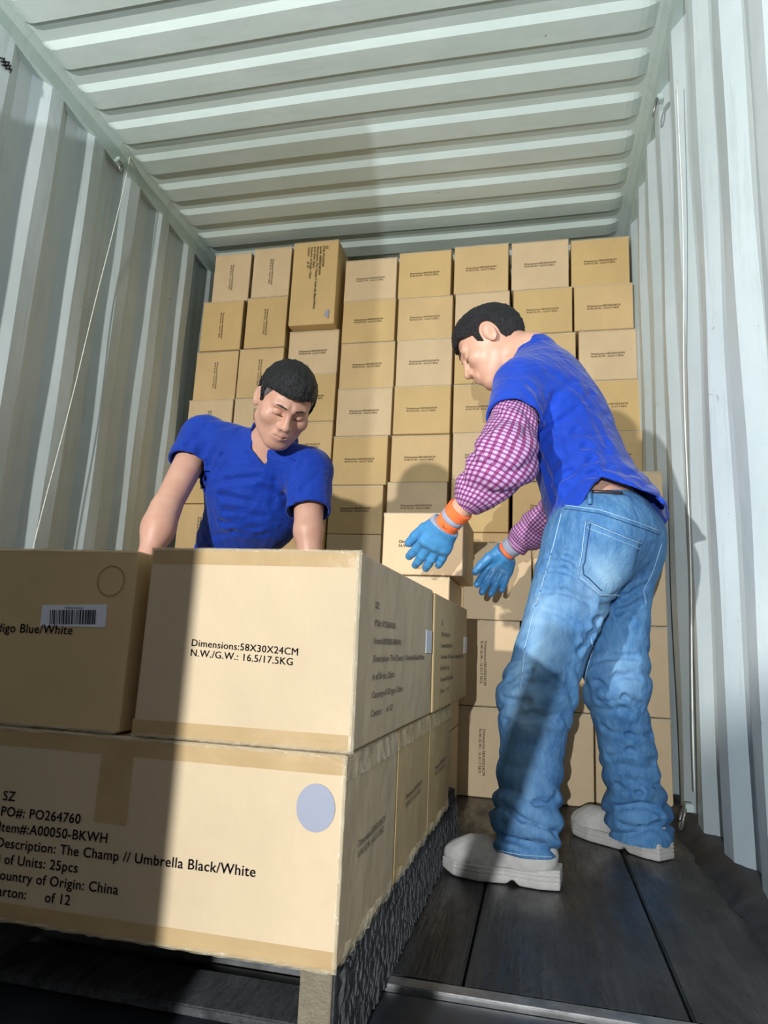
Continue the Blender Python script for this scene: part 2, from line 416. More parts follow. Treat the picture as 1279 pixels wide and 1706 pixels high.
# ================================================================ CARTONS
def carton_shape(q, dvec, bulge=0.004, seed=0):
    """q: front corners TL,TR,BR,BL ; dvec: depth vector. Soft sided box with rounded edges."""
    rnd = random.Random(seed)
    TL, TR, BR, BL = [np.array(c, float) for c in q]; dv = np.array(dvec, float)
    nx, ny, nz = 7, 7, 7
    def pt(u, v, w):
        # u across, v up, w deep, all 0..1; ends rounded
        p = (BL * (1 - u) + BR * u) * (1 - v) + (TL * (1 - u) + TR * u) * v + dv * w
        return p
    grid = {}
    c = [0, 0.012, 0.2, 0.5, 0.8, 0.988, 1]
    n = len(c); V, F = [], []
    cen = (TL + TR + BL + BR) / 4 + dv / 2
    ph = [rnd.uniform(0, 6.28) for _ in range(3)]
    for i in range(n):
        for j in range(n):
            for k in range(n):
                if i in (0, n - 1) or j in (0, n - 1) or k in (0, n - 1):
                    u, v, w = c[i], c[j], c[k]
                    p = pt(u, v, w)
                    ext = (i in (0, n - 1)) + (j in (0, n - 1)) + (k in (0, n - 1))
                    if ext >= 2:
                        off = cen - p; off = off / np.linalg.norm(off); p = p + off * (0.0022 if ext == 2 else 0.004)
                    b = bulge * math.sin(PI * min(max(u, 0), 1)) * math.sin(PI * v) if k in (0, n - 1) else 0
                    if k == 0: p = p - dv / np.linalg.norm(dv) * b * (0.6 + 0.4 * math.sin(ph[0]))
                    if i == n - 1 and ext == 1: p = p + (BR - BL) / np.linalg.norm(BR - BL) * 0.5 * bulge * math.sin(PI * v) * math.sin(PI * w)
                    grid[i, j, k] = len(V); V.append(p)
    for a in range(n - 1):
        for b in range(n - 1):
            F.append((grid[a, b, 0], grid[a + 1, b, 0], grid[a + 1, b + 1, 0], grid[a, b + 1, 0]))
            F.append((grid[a, b, n - 1], grid[a, b + 1, n - 1], grid[a + 1, b + 1, n - 1], grid[a + 1, b, n - 1]))
            F.append((grid[a, 0, b], grid[a, 0, b + 1], grid[a + 1, 0, b + 1], grid[a + 1, 0, b]))
            F.append((grid[a, n - 1, b], grid[a + 1, n - 1, b], grid[a + 1, n - 1, b + 1], grid[a, n - 1, b + 1]))
            F.append((grid[0, a, b], grid[0, a + 1, b], grid[0, a + 1, b + 1], grid[0, a, b + 1]))
            F.append((grid[n - 1, a, b], grid[n - 1, a, b + 1], grid[n - 1, a + 1, b + 1], grid[n - 1, a + 1, b]))
    return V, F
def ribbon(a, b, c, d, n, m, wob, seed=0):
    """crinkled strip: a-b is one long edge, d-c the other"""
    rnd = random.Random(seed); V, F = [], []
    a, b, c, d = map(lambda x: np.array(x, float), (a, b, c, d)); nr = np.cross(b - a, d - a); nr /= np.linalg.norm(nr) + 1e-12
    for i in range(n + 1):
        for j in range(m + 1):
            u, v = i / n, j / m
            p = (a * (1 - u) + b * u) * (1 - v) + (d * (1 - u) + c * u) * v
            V.append(p + nr * rnd.uniform(-wob, wob))
    for i in range(n):
        for j in range(m): F.append((i * (m + 1) + j, (i + 1) * (m + 1) + j, (i + 1) * (m + 1) + j + 1, i * (m + 1) + j + 1))
    return V, F
def merge(*vf):
    V, F = [], []
    for v, f in vf:
        b = len(V); V += list(v); F += [tuple(i + b for i in g) for g in f]
    return V, F
def edge_tape(q, dvec, seed, width=0.012, wob=0.0012, out=0.0022, top=True, bottom=False, end=0.03):
    TL, TR, BR, BL = [np.array(c, float) for c in q]; dn = np.array(dvec, float); dn /= np.linalg.norm(dn)
    upv = (TL - BL) / np.linalg.norm(TL - BL); parts = []
    if top:
        a, b = TL - dn * out + upv * 0.001, TR - dn * out + upv * 0.001
        parts.append(ribbon(a, b, b - upv * width, a - upv * width, 14, 2, wob, seed))
        parts.append(ribbon(a, b, b + dn * 0.02, a + dn * 0.02, 14, 1, wob * .5, seed + 1))
    if bottom:
        a, b = BL - dn * out, BR - dn * out
        parts.append(ribbon(a, b, b + upv * width, a + upv * width, 14, 2, wob, seed + 2))
    return merge(*parts)
DIM = 'Dimensions:58X30X24CM\nN.W./G.W.: 16.5/17.5KG'
DIMW = text_width('Dimensions:58X30X24CM')[1]
FAR_CARDS = ['card', 'card_b', 'card_c']
CN = [0]
def make_carton(q, dvec, label, group=None, text='dim', vertical=False, base=None, card=None, tape=True, bulge=0.002, tape_w=0.012, ink=None):
    CN[0] += 1; s = CN[0]
    q = [np.array(c, float) for c in q]; dv = np.array(dvec, float)
    ctr = (q[2] + q[3]) / 2 + dv / 2
    root = empty('cardboard_carton', ctr); tag(root, label, 'cardboard box', group)
    V, F = carton_shape(q, dvec, bulge, s)
    body = mesh_obj('carton_body', V, F, M[card or FAR_CARDS[(s * 7) % 3]], root)
    if tape:
        V, F = edge_tape(q, dvec, s, tape_w); mesh_obj('packing_tape', V, F, M['film'], root)
    if text == 'dim':
        TL, TR, BR, BL = q; dn = dv / np.linalg.norm(dv)
        ex = (TR - TL); w_ = np.linalg.norm(ex); ex = ex / w_; ez = (TL - BL); h_ = np.linalg.norm(ez); ez /= h_
        cen = (TL + TR + BL + BR) / 4 - dn * (bulge + 0.0005)
        if vertical:    # reads downwards on a carton lying on its side
            size = 0.155 / DIMW; A, B = -ez * size, ex * size
        else:
            size = 0.155 / DIMW; A, B = ex * size, ez * size
        o = cen - A * DIMW / 2 + (B * 0.15 if not vertical else B * 0.15)
        text_on(root, DIM, o, A, B, ink or M['ink_faint'], 0.02)
    return root
D1 = 3.223
ORD = ['top', 'second', 'third', 'fourth', 'fifth', 'sixth', 'seventh', 'eighth', 'ninth', 'tenth', 'eleventh', 'twelfth']
COLN = ['first', 'second', 'third', 'fourth', 'fifth', 'sixth', 'seventh', 'eighth']
def far_q(p, Y=D1): return [atY(x, y, Y) for x, y in p]
# front corner pixels TL TR BR BL of the cartons one can see, column by column from the left wall
C = {}
C[0] = [[(360, 424), (424, 420), (416, 498), (350, 503)], [(341, 507), (408, 501), (401, 581), (331, 587)], [(328, 588), (398, 583), (391, 663), (318, 667)], [(316, 669), (390, 665), (383, 747), (307, 751)]]
C[1] = [[(425, 417), (488, 412), (483, 492), (418, 497)], [(410, 499), (481, 495), (476, 577), (402, 582)], [(399, 583), (475, 579), (467, 659), (392, 664)], [(391, 666), (467, 661), (459, 743), (384, 747)]]
C[2] = [[(481, 553), (566, 547), (561, 619), (477, 624)], [(477, 626), (561, 621), (557, 699), (470, 704)], [(470, 706), (556, 701), (551, 781), (462, 785)]]
C[3] = [[(575, 434), (661, 428), (661, 496), (572, 499)], [(572, 501), (660, 498), (659, 567), (568, 571)], [(568, 573), (659, 569), (656, 644), (563, 648)], [(564, 650), (655, 646), (652, 724), (557, 727)], [(558, 729), (651, 726), (643, 807), (549, 808)], [(549, 810), (642, 809), (634, 890), (541, 890)]]
C[4] = [[(663, 421), (750, 415), (754, 489), (662, 496)], [(662, 499), (754, 491), (755, 561), (661, 566)], [(661, 568), (755, 564), (753, 639), (658, 644)], [(657, 646), (752, 642), (751, 721), (654, 724)], [(654, 727), (750, 723), (748, 799), (646, 803)], [(646, 806), (747, 803), (743, 885), (638, 887)]]
C[5] = [[(755, 412), (846, 405), (850, 483), (757, 489)], [(758, 491), (850, 485), (852, 557), (757, 561)], [(758, 564), (853, 560), (853, 635), (755, 639)], [(755, 642), (852, 638), (851, 717), (753, 720)], [(754, 723), (851, 720), (850, 797), (752, 800)], [(752, 802), (850, 800), (847, 886), (749, 888)]]
C[6] = [[(849, 405), (946, 400), (951, 477), (852, 483)], [(853, 485), (952, 479), (957, 551), (856, 557)], [(857, 559), (958, 553), (963, 632), (858, 637)], [(858, 639), (964, 634), (968, 716), (857, 718)], [(857, 720), (968, 718), (972, 800), (854, 802)], [(854, 804), (972, 802), (975, 886), (852, 888)]]
C[7] = [[(949, 400), (1047, 392), (1053, 470), (953, 477)], [(954, 479), (1053, 472), (1059, 546), (958, 551)], [(959, 553), (1060, 548), (1065, 630), (964, 633)], [(965, 634), (1066, 632), (1070, 717), (969, 717)], [(969, 719), (1070, 719), (1074, 803), (972, 802)], [(972, 804), (1074, 805), (1078, 890), (975, 888)]]
R_ = []
for ci in range(8):
    col = []
    for p in C[ci]:
        q = far_q(p); col.append([(q[0][0] + q[3][0]) / 2, (q[1][0] + q[2][0]) / 2, (q[2][2] + q[3][2]) / 2, (q[0][2] + q[1][2]) / 2])
    for k in range(1, len(col)):
        m_ = (col[k - 1][2] + col[k][3]) / 2; col[k - 1][2] = m_ + 0.001; col[k][3] = m_ - 0.001
    x0, x1, zb = col[-1][0], col[-1][1], col[-1][2]; hh = 0.303 if ci < 2 else 0.2425; nrow = max(1, int(round(zb / hh))); hh = zb / nrow
    for r in range(nrow): col.append([x0, x1, zb - (r + 1) * hh + 0.001, zb - r * hh - 0.001])
    R_.append((len(C[ci]), col))
for ci in range(7):
    for _ in range(3):
        for a in R_[ci][1]:
            for b in R_[ci + 1][1]:
                if a[2] < b[3] and b[2] < a[3] and a[1] > b[0] - 0.002:
                    m_ = (a[1] + b[0]) / 2; a[1] = m_ - 0.0012; b[0] = m_ + 0.0012
FT = {'under': R_[2][1][0][3], 'left': R_[1][1][0][1], 'right': R_[3][1][0][0]}
for ci in range(8):
    nv, col = R_[ci]
    for ri, (x0, x1, z0, z1) in enumerate(col):
        n_ = ri + (1 if ci == 2 else 0); x0 += 0.0024; x1 -= 0.0024
        y = D1 + random.Random(ci * 31 + ri).uniform(-0.008, 0.008)
        make_carton([(x0, y, z1), (x1, y, z1), (x1, y, z0), (x0, y, z0)], (0, 0.57, 0), 'brown carton, %s, %s column from the left, back stack' % ('topmost' if n_ == 0 else ORD[n_] + ' from top', COLN[ci]),
                    'cartons stacked across the back of the container', vertical=ci < 2, tape=ri < nv)
# the one carton stood upright, poking out of the top of the third column
Yu = 3.165
q = [atY(489, 406, Yu), atY(564, 399, Yu), atY(557, 541, Yu), atY(482, 545, Yu)]
zc = FT['under']
q[2][2] = q[3][2] = max(zc + 0.003, (q[2][2] + q[3][2]) / 2)
for a_, b_ in ((0, 3), (1, 2)):
    m_ = (q[a_][0] + q[b_][0]) / 2; q[a_][0] = q[b_][0] = m_
q[0][0] = q[3][0] = max(q[0][0], FT['left'] + 0.003); q[1][0] = q[2][0] = min(q[1][0], FT['right'] - 0.003)
up = make_carton(q, (0.0, 0.40, 0.0), 'tall carton stood on end in the top of the back stack, wording turned sideways', None, text=None, card='card_c')
SPEC = 'SZ\nPO#: PO264760\nItem#: A00050-BKWH\nDescription: The Champ // Umbrella Black/White\n# of Units: 25pcs\nCountry of Origin: China\nCarton      of 12'
hgt = np.linalg.norm(q[0] - q[3]); wid = np.linalg.norm(q[1] - q[0]); ezu = (q[0] - q[3]) / hgt; exu = (q[1] - q[0]) / wid
sz = 0.75 * hgt / text_width(SPEC.split('\n')[3])[1]
text_on(up, SPEC, q[1] - exu * wid * 0.27 - ezu * 0.035 - np.array([0, 0.0065, 0]), -ezu * sz, exu * sz, M['ink_faint'], 0.02)
V = [q[2] - exu * 0.028 + ezu * 0.055 + np.array([0, -0.006, 0]) + 0.024 * (math.cos(a) * (-ezu) + math.sin(a) * (-exu)) * np.array([1, 1, 1]) for a in np.linspace(0, PI, 18)]
mesh_obj('half_round_sticker', V, [tuple(range(len(V)))], M['sticker'], up)

# ---- nearer stack of cartons on the right, laid on their sides
D2 = 2.515
def nq(x0, x1, z0, z1, Y=D2): return [(x0, Y, z1 - .001), (x1, Y, z1 - .001), (x1, Y, z0 + .001), (x0, Y, z0 + .001)]
zr = [0.0, 0.3045, 0.609, 0.868, 1.160]
near = [(2.036, 2.279, 'right'), (1.789, 2.031, 'middle'), (1.528, 1.782, 'left')]
for cidx, (a, b, nm) in enumerate(near):
    for r in range(4):
        if nm == 'left' and r == 3: continue
        if nm == 'middle' and r == 3: continue
        lab = {0: 'on the floor', 1: 'second from the floor', 2: 'third from the floor', 3: 'topmost'}[r]
        ttl = nq(a, b, zr[r], zr[r + 1]) if not (nm == 'left' and r == 2) else nq(1.576, 1.822, zr[2], 0.897)
        if nm == 'middle' and r == 2: ttl = nq(1.828, 2.031, zr[2], 0.868)
        make_carton(ttl, (0, 0.58, 0) if r < 3 else (0, 0.58, 0), 'pale brown carton %s in the %s column behind the man in jeans' % (lab, nm), 'cartons of the nearer right-hand stack',
                    vertical=True, card='card_b', ink=M['ink_faint'], text=None if (r == 2) else 'dim')
# ---- the narrow stack between the men whose top carton the glove reaches
zs = [0.0, 0.24, 0.48, 0.727, 0.934]
for r in range(4):
    lab = ['standing on the floor behind the pallet', 'second from the floor behind the pallet', 'just below the one under the blue glove', 'topmost of its stack, right under the left blue glove'][r]
    x0, x1 = (1.348, 1.612) if r == 3 else (1.30, 1.572)
    make_carton(nq(x0, x1, zs[r], zs[r + 1] - 0.002, 2.15), (0, 0.355, 0), 'pale brown carton ' + lab, 'short stack between the two men', card='card_b', text='dim' if r == 3 else None, tape_w=0.014)

# ================================================================ THE PALLET AND ITS LOAD
YF = 0.85
U = np.array([-1.0, 0.0, 0.0]); W_ = np.array([0.018, 1.0, 0.0]); Zv = np.array([0, 0, 1.0])
Bq = [atY(250, 919, YF), atY(600, 918, YF), atY(585, 1249, YF), atY(223, 1226, YF)]
Cr, Cb = atY(578, 1259, YF), atY(557, 1622, YF)
cx = (Cr[0] + Cb[0]) / 2; zt, zb = Cr[2], Cb[2]
Bq[0][0] = Bq[3][0] = (Bq[0][0] + Bq[3][0]) / 2; Bq[0][2] = Bq[1][2]; Bq[3][2] = Bq[2][2] = zt + 0.003
kB = make_carton(Bq, W_ * 0.58, 'large carton at front right of the upper layer, brightly lit, dimensions printed on its end', 'cartons on the pallet', text=None, card='card_d', bulge=0.0, tape=False)
Ar = atY(222, 917, YF); Ab = Bq[3][2]
ax = (Ar[0] + atY(205, 1222, YF)[0]) / 2
Aq = [np.array([ax, YF, Ar[2]]) + U * 0.58, np.array([ax, YF, Ar[2]]), np.array([ax, YF, Ab]), np.array([ax, YF, Ab]) + U * 0.58]
kA = make_carton(Aq, W_ * 0.30, 'shadowed carton at left of the upper layer with a white barcode label', 'cartons on the pallet', text=None, card='card', bulge=0.0, tape=False)
def low_q(k):
    o = W_ * (0.306 * k)
    return [np.array([cx, YF, zt]) + U * 0.585 + o, np.array([cx, YF, zt]) + o, np.array([cx, YF, zb]) + o, np.array([cx, YF, zb]) + U * 0.585 + o]
kC = make_carton(low_q(0), W_ * 0.30, 'long front carton of the lower layer with a grey round sticker and printed order lines', 'cartons on the pallet', text=None, card='card_d', bulge=0.0, tape=False)
kD = make_carton(low_q(1), W_ * 0.30, 'second carton of the lower pallet layer, only its taped end showing', 'cartons on the pallet', text=None, card='card', tape=False, bulge=0.0)
kE = make_carton(low_q(2), W_ * 0.30, 'third carton of the lower pallet layer, a narrow strip of its end showing', 'cartons on the pallet', text=None, card='card', tape=False, bulge=0.0)
oB = W_ * 0.588
kB2 = make_carton([v + oB + np.array([0.003, 0, -0.004 if i < 2 else 0]) for i, v in enumerate(Bq)], W_ * 0.575, 'rear carton of the upper pallet layer, its side with small print and white label', 'cartons on the pallet', text=None, card='card', tape=False, bulge=0.0)
# side-face helper: point on the right face of a carton, s metres back from the front corner, z height
def side_pt(q, s, z, out=0.001):
    t = (q[1][2] - z) / (q[1][2] - q[2][2]); p = q[1] * (1 - t) + q[2] * t
    return p + W_ * s + np.array([out, 0, 0])
# lettering on the front carton ends and sides
sB = (atY(498, 1075, YF)[0] - atY(319, 1075, YF)[0]) / DIMW
o = atY(319, 1076, YF); text_on(kB, DIM, [o[0], YF - 0.0011, o[2]], [sB, 0, -0.035 * sB], [0, 0, sB * 0.98], M['ink'], 0.016)
SP1 = 'SZ\nPO#: PO264760\nItem#:A00050-INWH\nDescription: The Champ // Umbrella Indigo Blue/White\n# of Units: 25pcs\nCountry of Origin: China\nCarton:     of 17'
SP2 = SP1.replace('INWH', 'BKWH').replace('Indigo Blue', 'Black').replace('of 17', 'of 12')
LW1 = text_width(SP1.split('\n')[3])[1]; LW2 = text_width(SP2.split('\n')[3])[1]
yfn = YF - 0.0011
# long side of the lower front carton
e_ = atY(426, 1461, YF); b_ = atY(95, 1422, YF)
w_sub = LW2 - text_width('Description: ')[1] - 0.1
s2 = (e_[0] - b_[0]) / w_sub
slope = (e_[2] - b_[2]) / (e_[0] - b_[0])
yl = [(1317, 'SZ'), (1350, 'PO#: PO264760'), (1386, 'Item#:A00050-BKWH'), (None, SP2.split('\n')[3]), (1437, '# of Units: 25pcs'), (1459, 'Country of Origin: China'), (1492, 'Carton       of 12')]
x0 = e_[0] - LW2 * s2; ref = None
for k, l in enumerate(SP2.split('\n')):
    zl = e_[2] + (3 - k) * s2 * 1.13 - slope * (e_[0] - x0)
    text_on(kC, l, [x0, yfn + 0.018 * 0, zl], [s2, 0, s2 * slope], [0, 0, s2], M['ink'], 0.02)
# 'Indigo Blue/White' on the shadowed carton
e1 = atY(120, 1067, YF); sA = (e1[0] - atY(31, 1067, YF)[0]) / (text_width('Blue/White')[1])
for k, l in enumerate(SP1.split('\n')):
    text_on(kA, l, [e1[0] - LW1 * sA, yfn, e1[2] + (3 - k) * sA * 1.2 + 0.004], [sA, 0, 0.01 * sA], [0, 0, sA], M['ink'], 0.016)
def panel(name, pts, mat, parent, th=0.0008):
    """thin flat sheet through the points (front), with thickness towards +y"""
    P = [np.array(p, float) for p in pts]; n = len(P); back = [p + np.array([0, th, 0]) for p in P]
    F = [tuple(range(n))[::-1]] + [(i, (i + 1) % n, n + (i + 1) % n, n + i) for i in range(n)]
    return mesh_obj(name, P + back, F, mat, parent)
lab = panel('barcode_label', [atY(x, y, YF - 0.0010) for x, y in ((71, 1008), (179, 1007), (175, 1045), (67, 1043))], M['label'], kA)
V, F = [], []; rr = random.Random(3); xx = 84.0
while xx < 160:
    wd = rr.choice([0.9, 1.3, 1.9, 2.6]); b = len(V)
    for x, y in ((xx, 1016), (xx + wd, 1016), (xx + wd - 1.2, 1040), (xx - 1.2, 1040)): V.append(atY(x, y, YF - 0.0019))
    F.append((b, b + 1, b + 2, b + 3)); xx += wd + rr.choice([0.9, 1.3, 2.0])
mesh_obj('barcode', V, F, M['black'], lab)
sm = text_mesh('A00050-INWH', 0.0); o = atY(108, 1014, YF - 0.0019); mesh_obj('barcode_number', o + np.array([0, -0.0001, 0]) + sm[0][:, :1] * np.array([0.0045, 0, 0]) + sm[0][:, 1:2] * np.array([0, 0, 0.0045]), sm[1], M['black'], lab)
ctr = atY(185, 968, YF - 0.0019); rad = 27.5 * YF / FPX * 1.04
V, F = [], []
for k in range(48):
    a = 2 * PI * k / 48
    for r_ in (rad, rad - 0.0012): V.append(ctr + r_ * np.array([math.cos(a), 0, math.sin(a)]))
for k in range(48): F.append((2 * k, 2 * k + 1, (2 * k + 3) % 96, (2 * k + 2) % 96))
mesh_obj('printed_ring', V, F, M['ring'], kA)
ctr = atY(526, 1346, YF - 0.0019); rx, rz = 33 * YF / FPX * 1.0, 38 * YF / FPX * 0.98
panel('round_sticker', [ctr + np.array([rx * math.cos(a), 0, rz * math.sin(a)]) for a in np.linspace(0, 2 * PI, 40, endpoint=False)], M['sticker'], kC)
# side of the upper cartons: seven lines of print and a white label
def side_text(k, q, s0, z0, size, xs, lab_s, lab_w, lab_z):
    for i, l in enumerate(SP2.split('\n')):
        text_on(k, l, side_pt(q, s0, z0 - i * size * 1.9, 0.0012), W_ * xs, Zv * size, M['ink'], 0.02)
    P = [side_pt(q, lab_s, lab_z, 0.0016), side_pt(q, lab_s + lab_w, lab_z, 0.0016), side_pt(q, lab_s + lab_w, lab_z - 0.045, 0.0016), side_pt(q, lab_s, lab_z - 0.045, 0.0016)]
    mesh_obj('white_label', P + [p - np.array([0.001, 0, 0]) for p in P], [(3, 2, 1, 0), (0, 1, 5, 4), (1, 2, 6, 5), (2, 3, 7, 6), (3, 0, 4, 7)], M['label'], k)
hB = Bq[1][2]
side_text(kB, Bq, 0.090, hB - 0.068, 0.0130, 0.0185, 0.500, 0.066, hB - 0.085)
B2q = [v + oB + np.array([0.003, 0, -0.004]) for v in Bq]
side_text(kB2, B2q, 0.090, hB - 0.068, 0.0130, 0.0185, 0.500, 0.066, hB - 0.085)
CDq = low_q(0)
for k, q_ in ((kC, low_q(0)), (kD, low_q(1)), (kE, low_q(2))):
    s_ = 0.150 / DIMW
    text_on(k, DIM, side_pt(q_, 0.075, zb + 0.117, 0.0012), W_ * s_, Zv * s_, M['ink'], 0.016)
# tape bands: brown paper tape along upper and lower edges, clear film with crinkles around the seams
def band(k, a, b, wdt, up, name='packing_tape', mat='tape', wob=0.0004, seed=0, n=16, off=0.0008):
    a, b = np.array(a, float), np.array(b, float)
    V, F = ribbon(a, b, b + up * wdt, a + up * wdt, n, 2, wob, seed); mesh_obj(name, V, F, M[mat], k)
f = np.array([0, -0.0006, 0])
band(kB, Bq[0] + f, Bq[1] + f, 0.022, -Zv); band(kB, Bq[3] + f, Bq[2] + f - np.array([.004, 0, 0]), 0.021, Zv)
cq = low_q(0)
band(kC, cq[0] + f, cq[1] + f, 0.024, -Zv); band(kC, cq[3] + f, cq[2] + f, 0.022, Zv)
vt = atY(205, 1300, YF); band(kC, [atY(226, 1240, YF)[0], YF - .0008, zt - .024], [atY(172, 1240, YF)[0], YF - .0008, zt - .024], 0.085, -Zv, seed=5)
for k, q_ in ((kC, low_q(0)), (kD, low_q(1)), (kE, low_q(2))):
    a, b = side_pt(q_, 0.004, zt - .001, 0.0025), side_pt(q_, 0.296, zt - .001, 0.0025)
    band(k, a, b, 0.030, -Zv, mat='film', wob=0.003, seed=11, n=24)
    a, b = side_pt(q_, 0.004, zb + .001, 0.0025), side_pt(q_, 0.296, zb + .001, 0.0025)
    band(k, a, b, 0.018, Zv, mat='film', wob=0.003, seed=17, n=24)
for k, q_, ln in ((kB, Bq, 0.3), (kC, cq, 0.58), (kA, Aq, 0.58)):
    for V, F in (ribbon(q_[3] + f * 3.0 - Zv * .0012, q_[2] + f * 3.0 - Zv * .0012, q_[2] + f * 3.0 + Zv * .004, q_[3] + f * 3.0 + Zv * .004, 60, 2, 0.0016, 5),
                 ribbon(q_[0] + f * 3.0 + Zv * .001, q_[1] + f * 3.0 + Zv * .001, q_[1] + f * 3.0 - Zv * .004, q_[0] + f * 3.0 - Zv * .004, 60, 2, 0.0012, 6)):
        mesh_obj('clear_tape_edge', V, F, M['film'], k)
V, F = ribbon(Bq[1] + np.array([-.003, -.003, .001]), Bq[2] + np.array([-.003, -.003, 0]), Bq[2] + np.array([.004, -.003, 0]), Bq[1] + np.array([.004, -.003, .001]), 30, 2, 0.0008, 9)
mesh_obj('corner_tape', V, F, M['film'], kB)
V, F = ribbon(cq[1] + np.array([-.003, -.003, .0]), cq[2] + np.array([-.003, -.003, 0]), cq[2] + np.array([.003, -.004, 0]), cq[1] + np.array([.003, -.004, 0]), 30, 2, 0.001, 9)
mesh_obj('corner_tape', V, F, M['film'], kC)
# pallet: three stringers, deck boards, bottom boards
pal = empty('wooden_pallet', (cx - 0.55, YF + 0.58, 0)); tag(pal, 'weathered dark wooden pallet carrying the front cartons', 'pallet')
top = zb - 0.0015
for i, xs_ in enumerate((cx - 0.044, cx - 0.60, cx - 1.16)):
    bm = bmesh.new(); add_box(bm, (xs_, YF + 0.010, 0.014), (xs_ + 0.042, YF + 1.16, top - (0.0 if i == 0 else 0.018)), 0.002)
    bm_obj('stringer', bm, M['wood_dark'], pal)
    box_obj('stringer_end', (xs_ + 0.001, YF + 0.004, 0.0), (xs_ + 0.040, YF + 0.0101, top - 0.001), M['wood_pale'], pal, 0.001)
for k in range(6):
    y = YF + 0.06 + k * 0.19
    box_obj('deck_board', (cx - 1.16, y, top - 0.0178), (cx - 0.0445, y + 0.11, top), M['wood_dark'], pal, 0.002)
for k in range(3):
    y = YF + 0.10 + k * 0.42
    box_obj('bottom_board', (cx - 1.16, y, 0.0005), (cx - 0.002, y + 0.10, 0.0138), M['wood_dark'], pal, 0.002)
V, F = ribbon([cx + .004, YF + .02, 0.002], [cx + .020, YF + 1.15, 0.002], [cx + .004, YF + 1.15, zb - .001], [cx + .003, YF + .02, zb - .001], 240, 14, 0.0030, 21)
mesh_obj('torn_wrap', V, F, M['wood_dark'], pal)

# ---- unseen plate and rod added outside the frame, shaped to throw the lamps' shadows
def post_between(name, a, b, r, parent=None):
    return tube_obj(name, [a, (np.array(a) + b) / 2, b], r, M['iron'], parent, 8)
blk = empty('lamp_blocker', (0.8, -0.5, 0)); tag(blk, 'dark steel forklift plate, unseen, added to block the lamps', 'blocker')
def hit(L, P, Y):
    L, P = np.array(L), np.array(P); t = (Y - L[1]) / (P[1] - L[1]); return L + t * (P - L)
# the right edge of the added plate lies where the lamp's boundary on the front cartons asks for it
YP = -0.45
e0 = hit(LB, [1.393, YF, 0.40], YP); tA = hit(LA, [1.0, YF, 0.70], YP)
box_obj('blocker_plate', (-0.2, YP - 0.02, 0.0), (e0[0], YP, 1.075), M['iron'], blk)  # added blocker, sized to shade the left of the front cartons
p1 = hit(LB, atY(940, 1050, 1.78), -0.30); p2 = hit(LB, atZ(800, 1450, 0.0), -0.30); dd = (p2 - p1) / (p1[2] - p2[2])
post = empty('shadow_rod', (p2[0], -0.30, 0)); tag(post, 'dark steel rod added behind the camera to cast a shadow band', 'rod')  # added unseen rod, slanted to cast the dark band on jeans and floor
post_between('rod', p1, p1 + dd * p1[2], 0.0125, post)

# ================================================================ SCULPTING: signed distance shapes, sparse surface nets
def nrm(v): v = np.array(v, float); return v / (np.linalg.norm(v) + 1e-12)
class Cone:      # tapered capsule, optionally flattened along an axis
    def __init__(s, a, b, ra, rb, flat=None, f=1.0): s.a, s.b, s.ra, s.rb = np.array(a, float), np.array(b, float), ra, rb; s.flat = None if flat is None else nrm(flat); s.f = f
    def __call__(s, P):
        A, B, Q = s.a, s.b, P
        if s.flat is not None:
            k = (1 / s.f - 1)
            Q = P + ((P - A) @ s.flat)[:, None] * s.flat * k; B = B + ((B - A) @ s.flat) * s.flat * k
        ab = B - A; t = np.clip(((Q - A) @ ab) / (ab @ ab + 1e-12), 0, 1)
        d = np.linalg.norm(Q - A - t[:, None] * ab, axis=1) - (s.ra + (s.rb - s.ra) * t)
        return d * (s.f if s.f < 1 else 1)
class Ell:       # ellipsoid with axes
    def __init__(s, c, r, ax=None): s.c = np.array(c, float); s.r = np.array(r, float); s.ax = np.eye(3) if ax is None else np.array(ax, float)
    def __call__(s, P):
        q = (P - s.c) @ s.ax.T; k0 = np.linalg.norm(q / s.r, axis=1); k1 = np.linalg.norm(q / (s.r ** 2), axis=1) + 1e-9
        return k0 * (k0 - 1) / k1
def smin(a, b, k):
    if k <= 0: return np.minimum(a, b)
    h = np.maximum(k - np.abs(a - b), 0) / k; return np.minimum(a, b) - h * h * k * 0.25
def smax(a, b, k): return -smin(-a, -b, k)
def union(prims, k):
    def f(P):
        d = None
        for p in prims:
            kk = k
            if isinstance(p, tuple): p, kk = p
            e = p(P); d = e if d is None else smin(d, e, kk)
        return d
    return f
def wob(P, s, seed=0.0):
    """smooth pseudo noise, roughly -1..1"""
    x, y, z = P[:, 0] * s + seed, P[:, 1] * s + seed * 1.7, P[:, 2] * s - seed
    a = np.sin(x * 1.9 + 1.3 * np.sin(y * 1.3 + z)) + np.sin(y * 2.3 + 1.1 * np.sin(z * 1.7 - x)) + np.sin(z * 2.1 + 1.2 * np.sin(x * 1.1 + y * 0.7))
    b = np.sin(x * 4.1 + 2 * np.sin(z * 2.1)) * np.sin(y * 3.7 + z * 2.9)
    return (a / 3 + b * 0.5) / 1.3
def folds(P, origin, axis, freq, warp, seed=0.0):
    """ridged folds running across 'axis'"""
    t = (P - origin) @ nrm(axis)
    u = t * freq + warp * wob(P, 9, seed)
    return 1 - np.abs(np.sin(u)) * 2
def seg_dist(P, a, b):
    a, b = np.array(a), np.array(b); ab = b - a; t = np.clip(((P - a) @ ab) / (ab @ ab), 0, 1)
    return np.linalg.norm(P - a - t[:, None] * ab, axis=1)
def crease(segs, depth, width):
    def f(P):
        d = 0
        for a, b in segs: d = d + depth * np.exp(-(seg_dist(P, a, b) / width) ** 2)
        return d
    return f
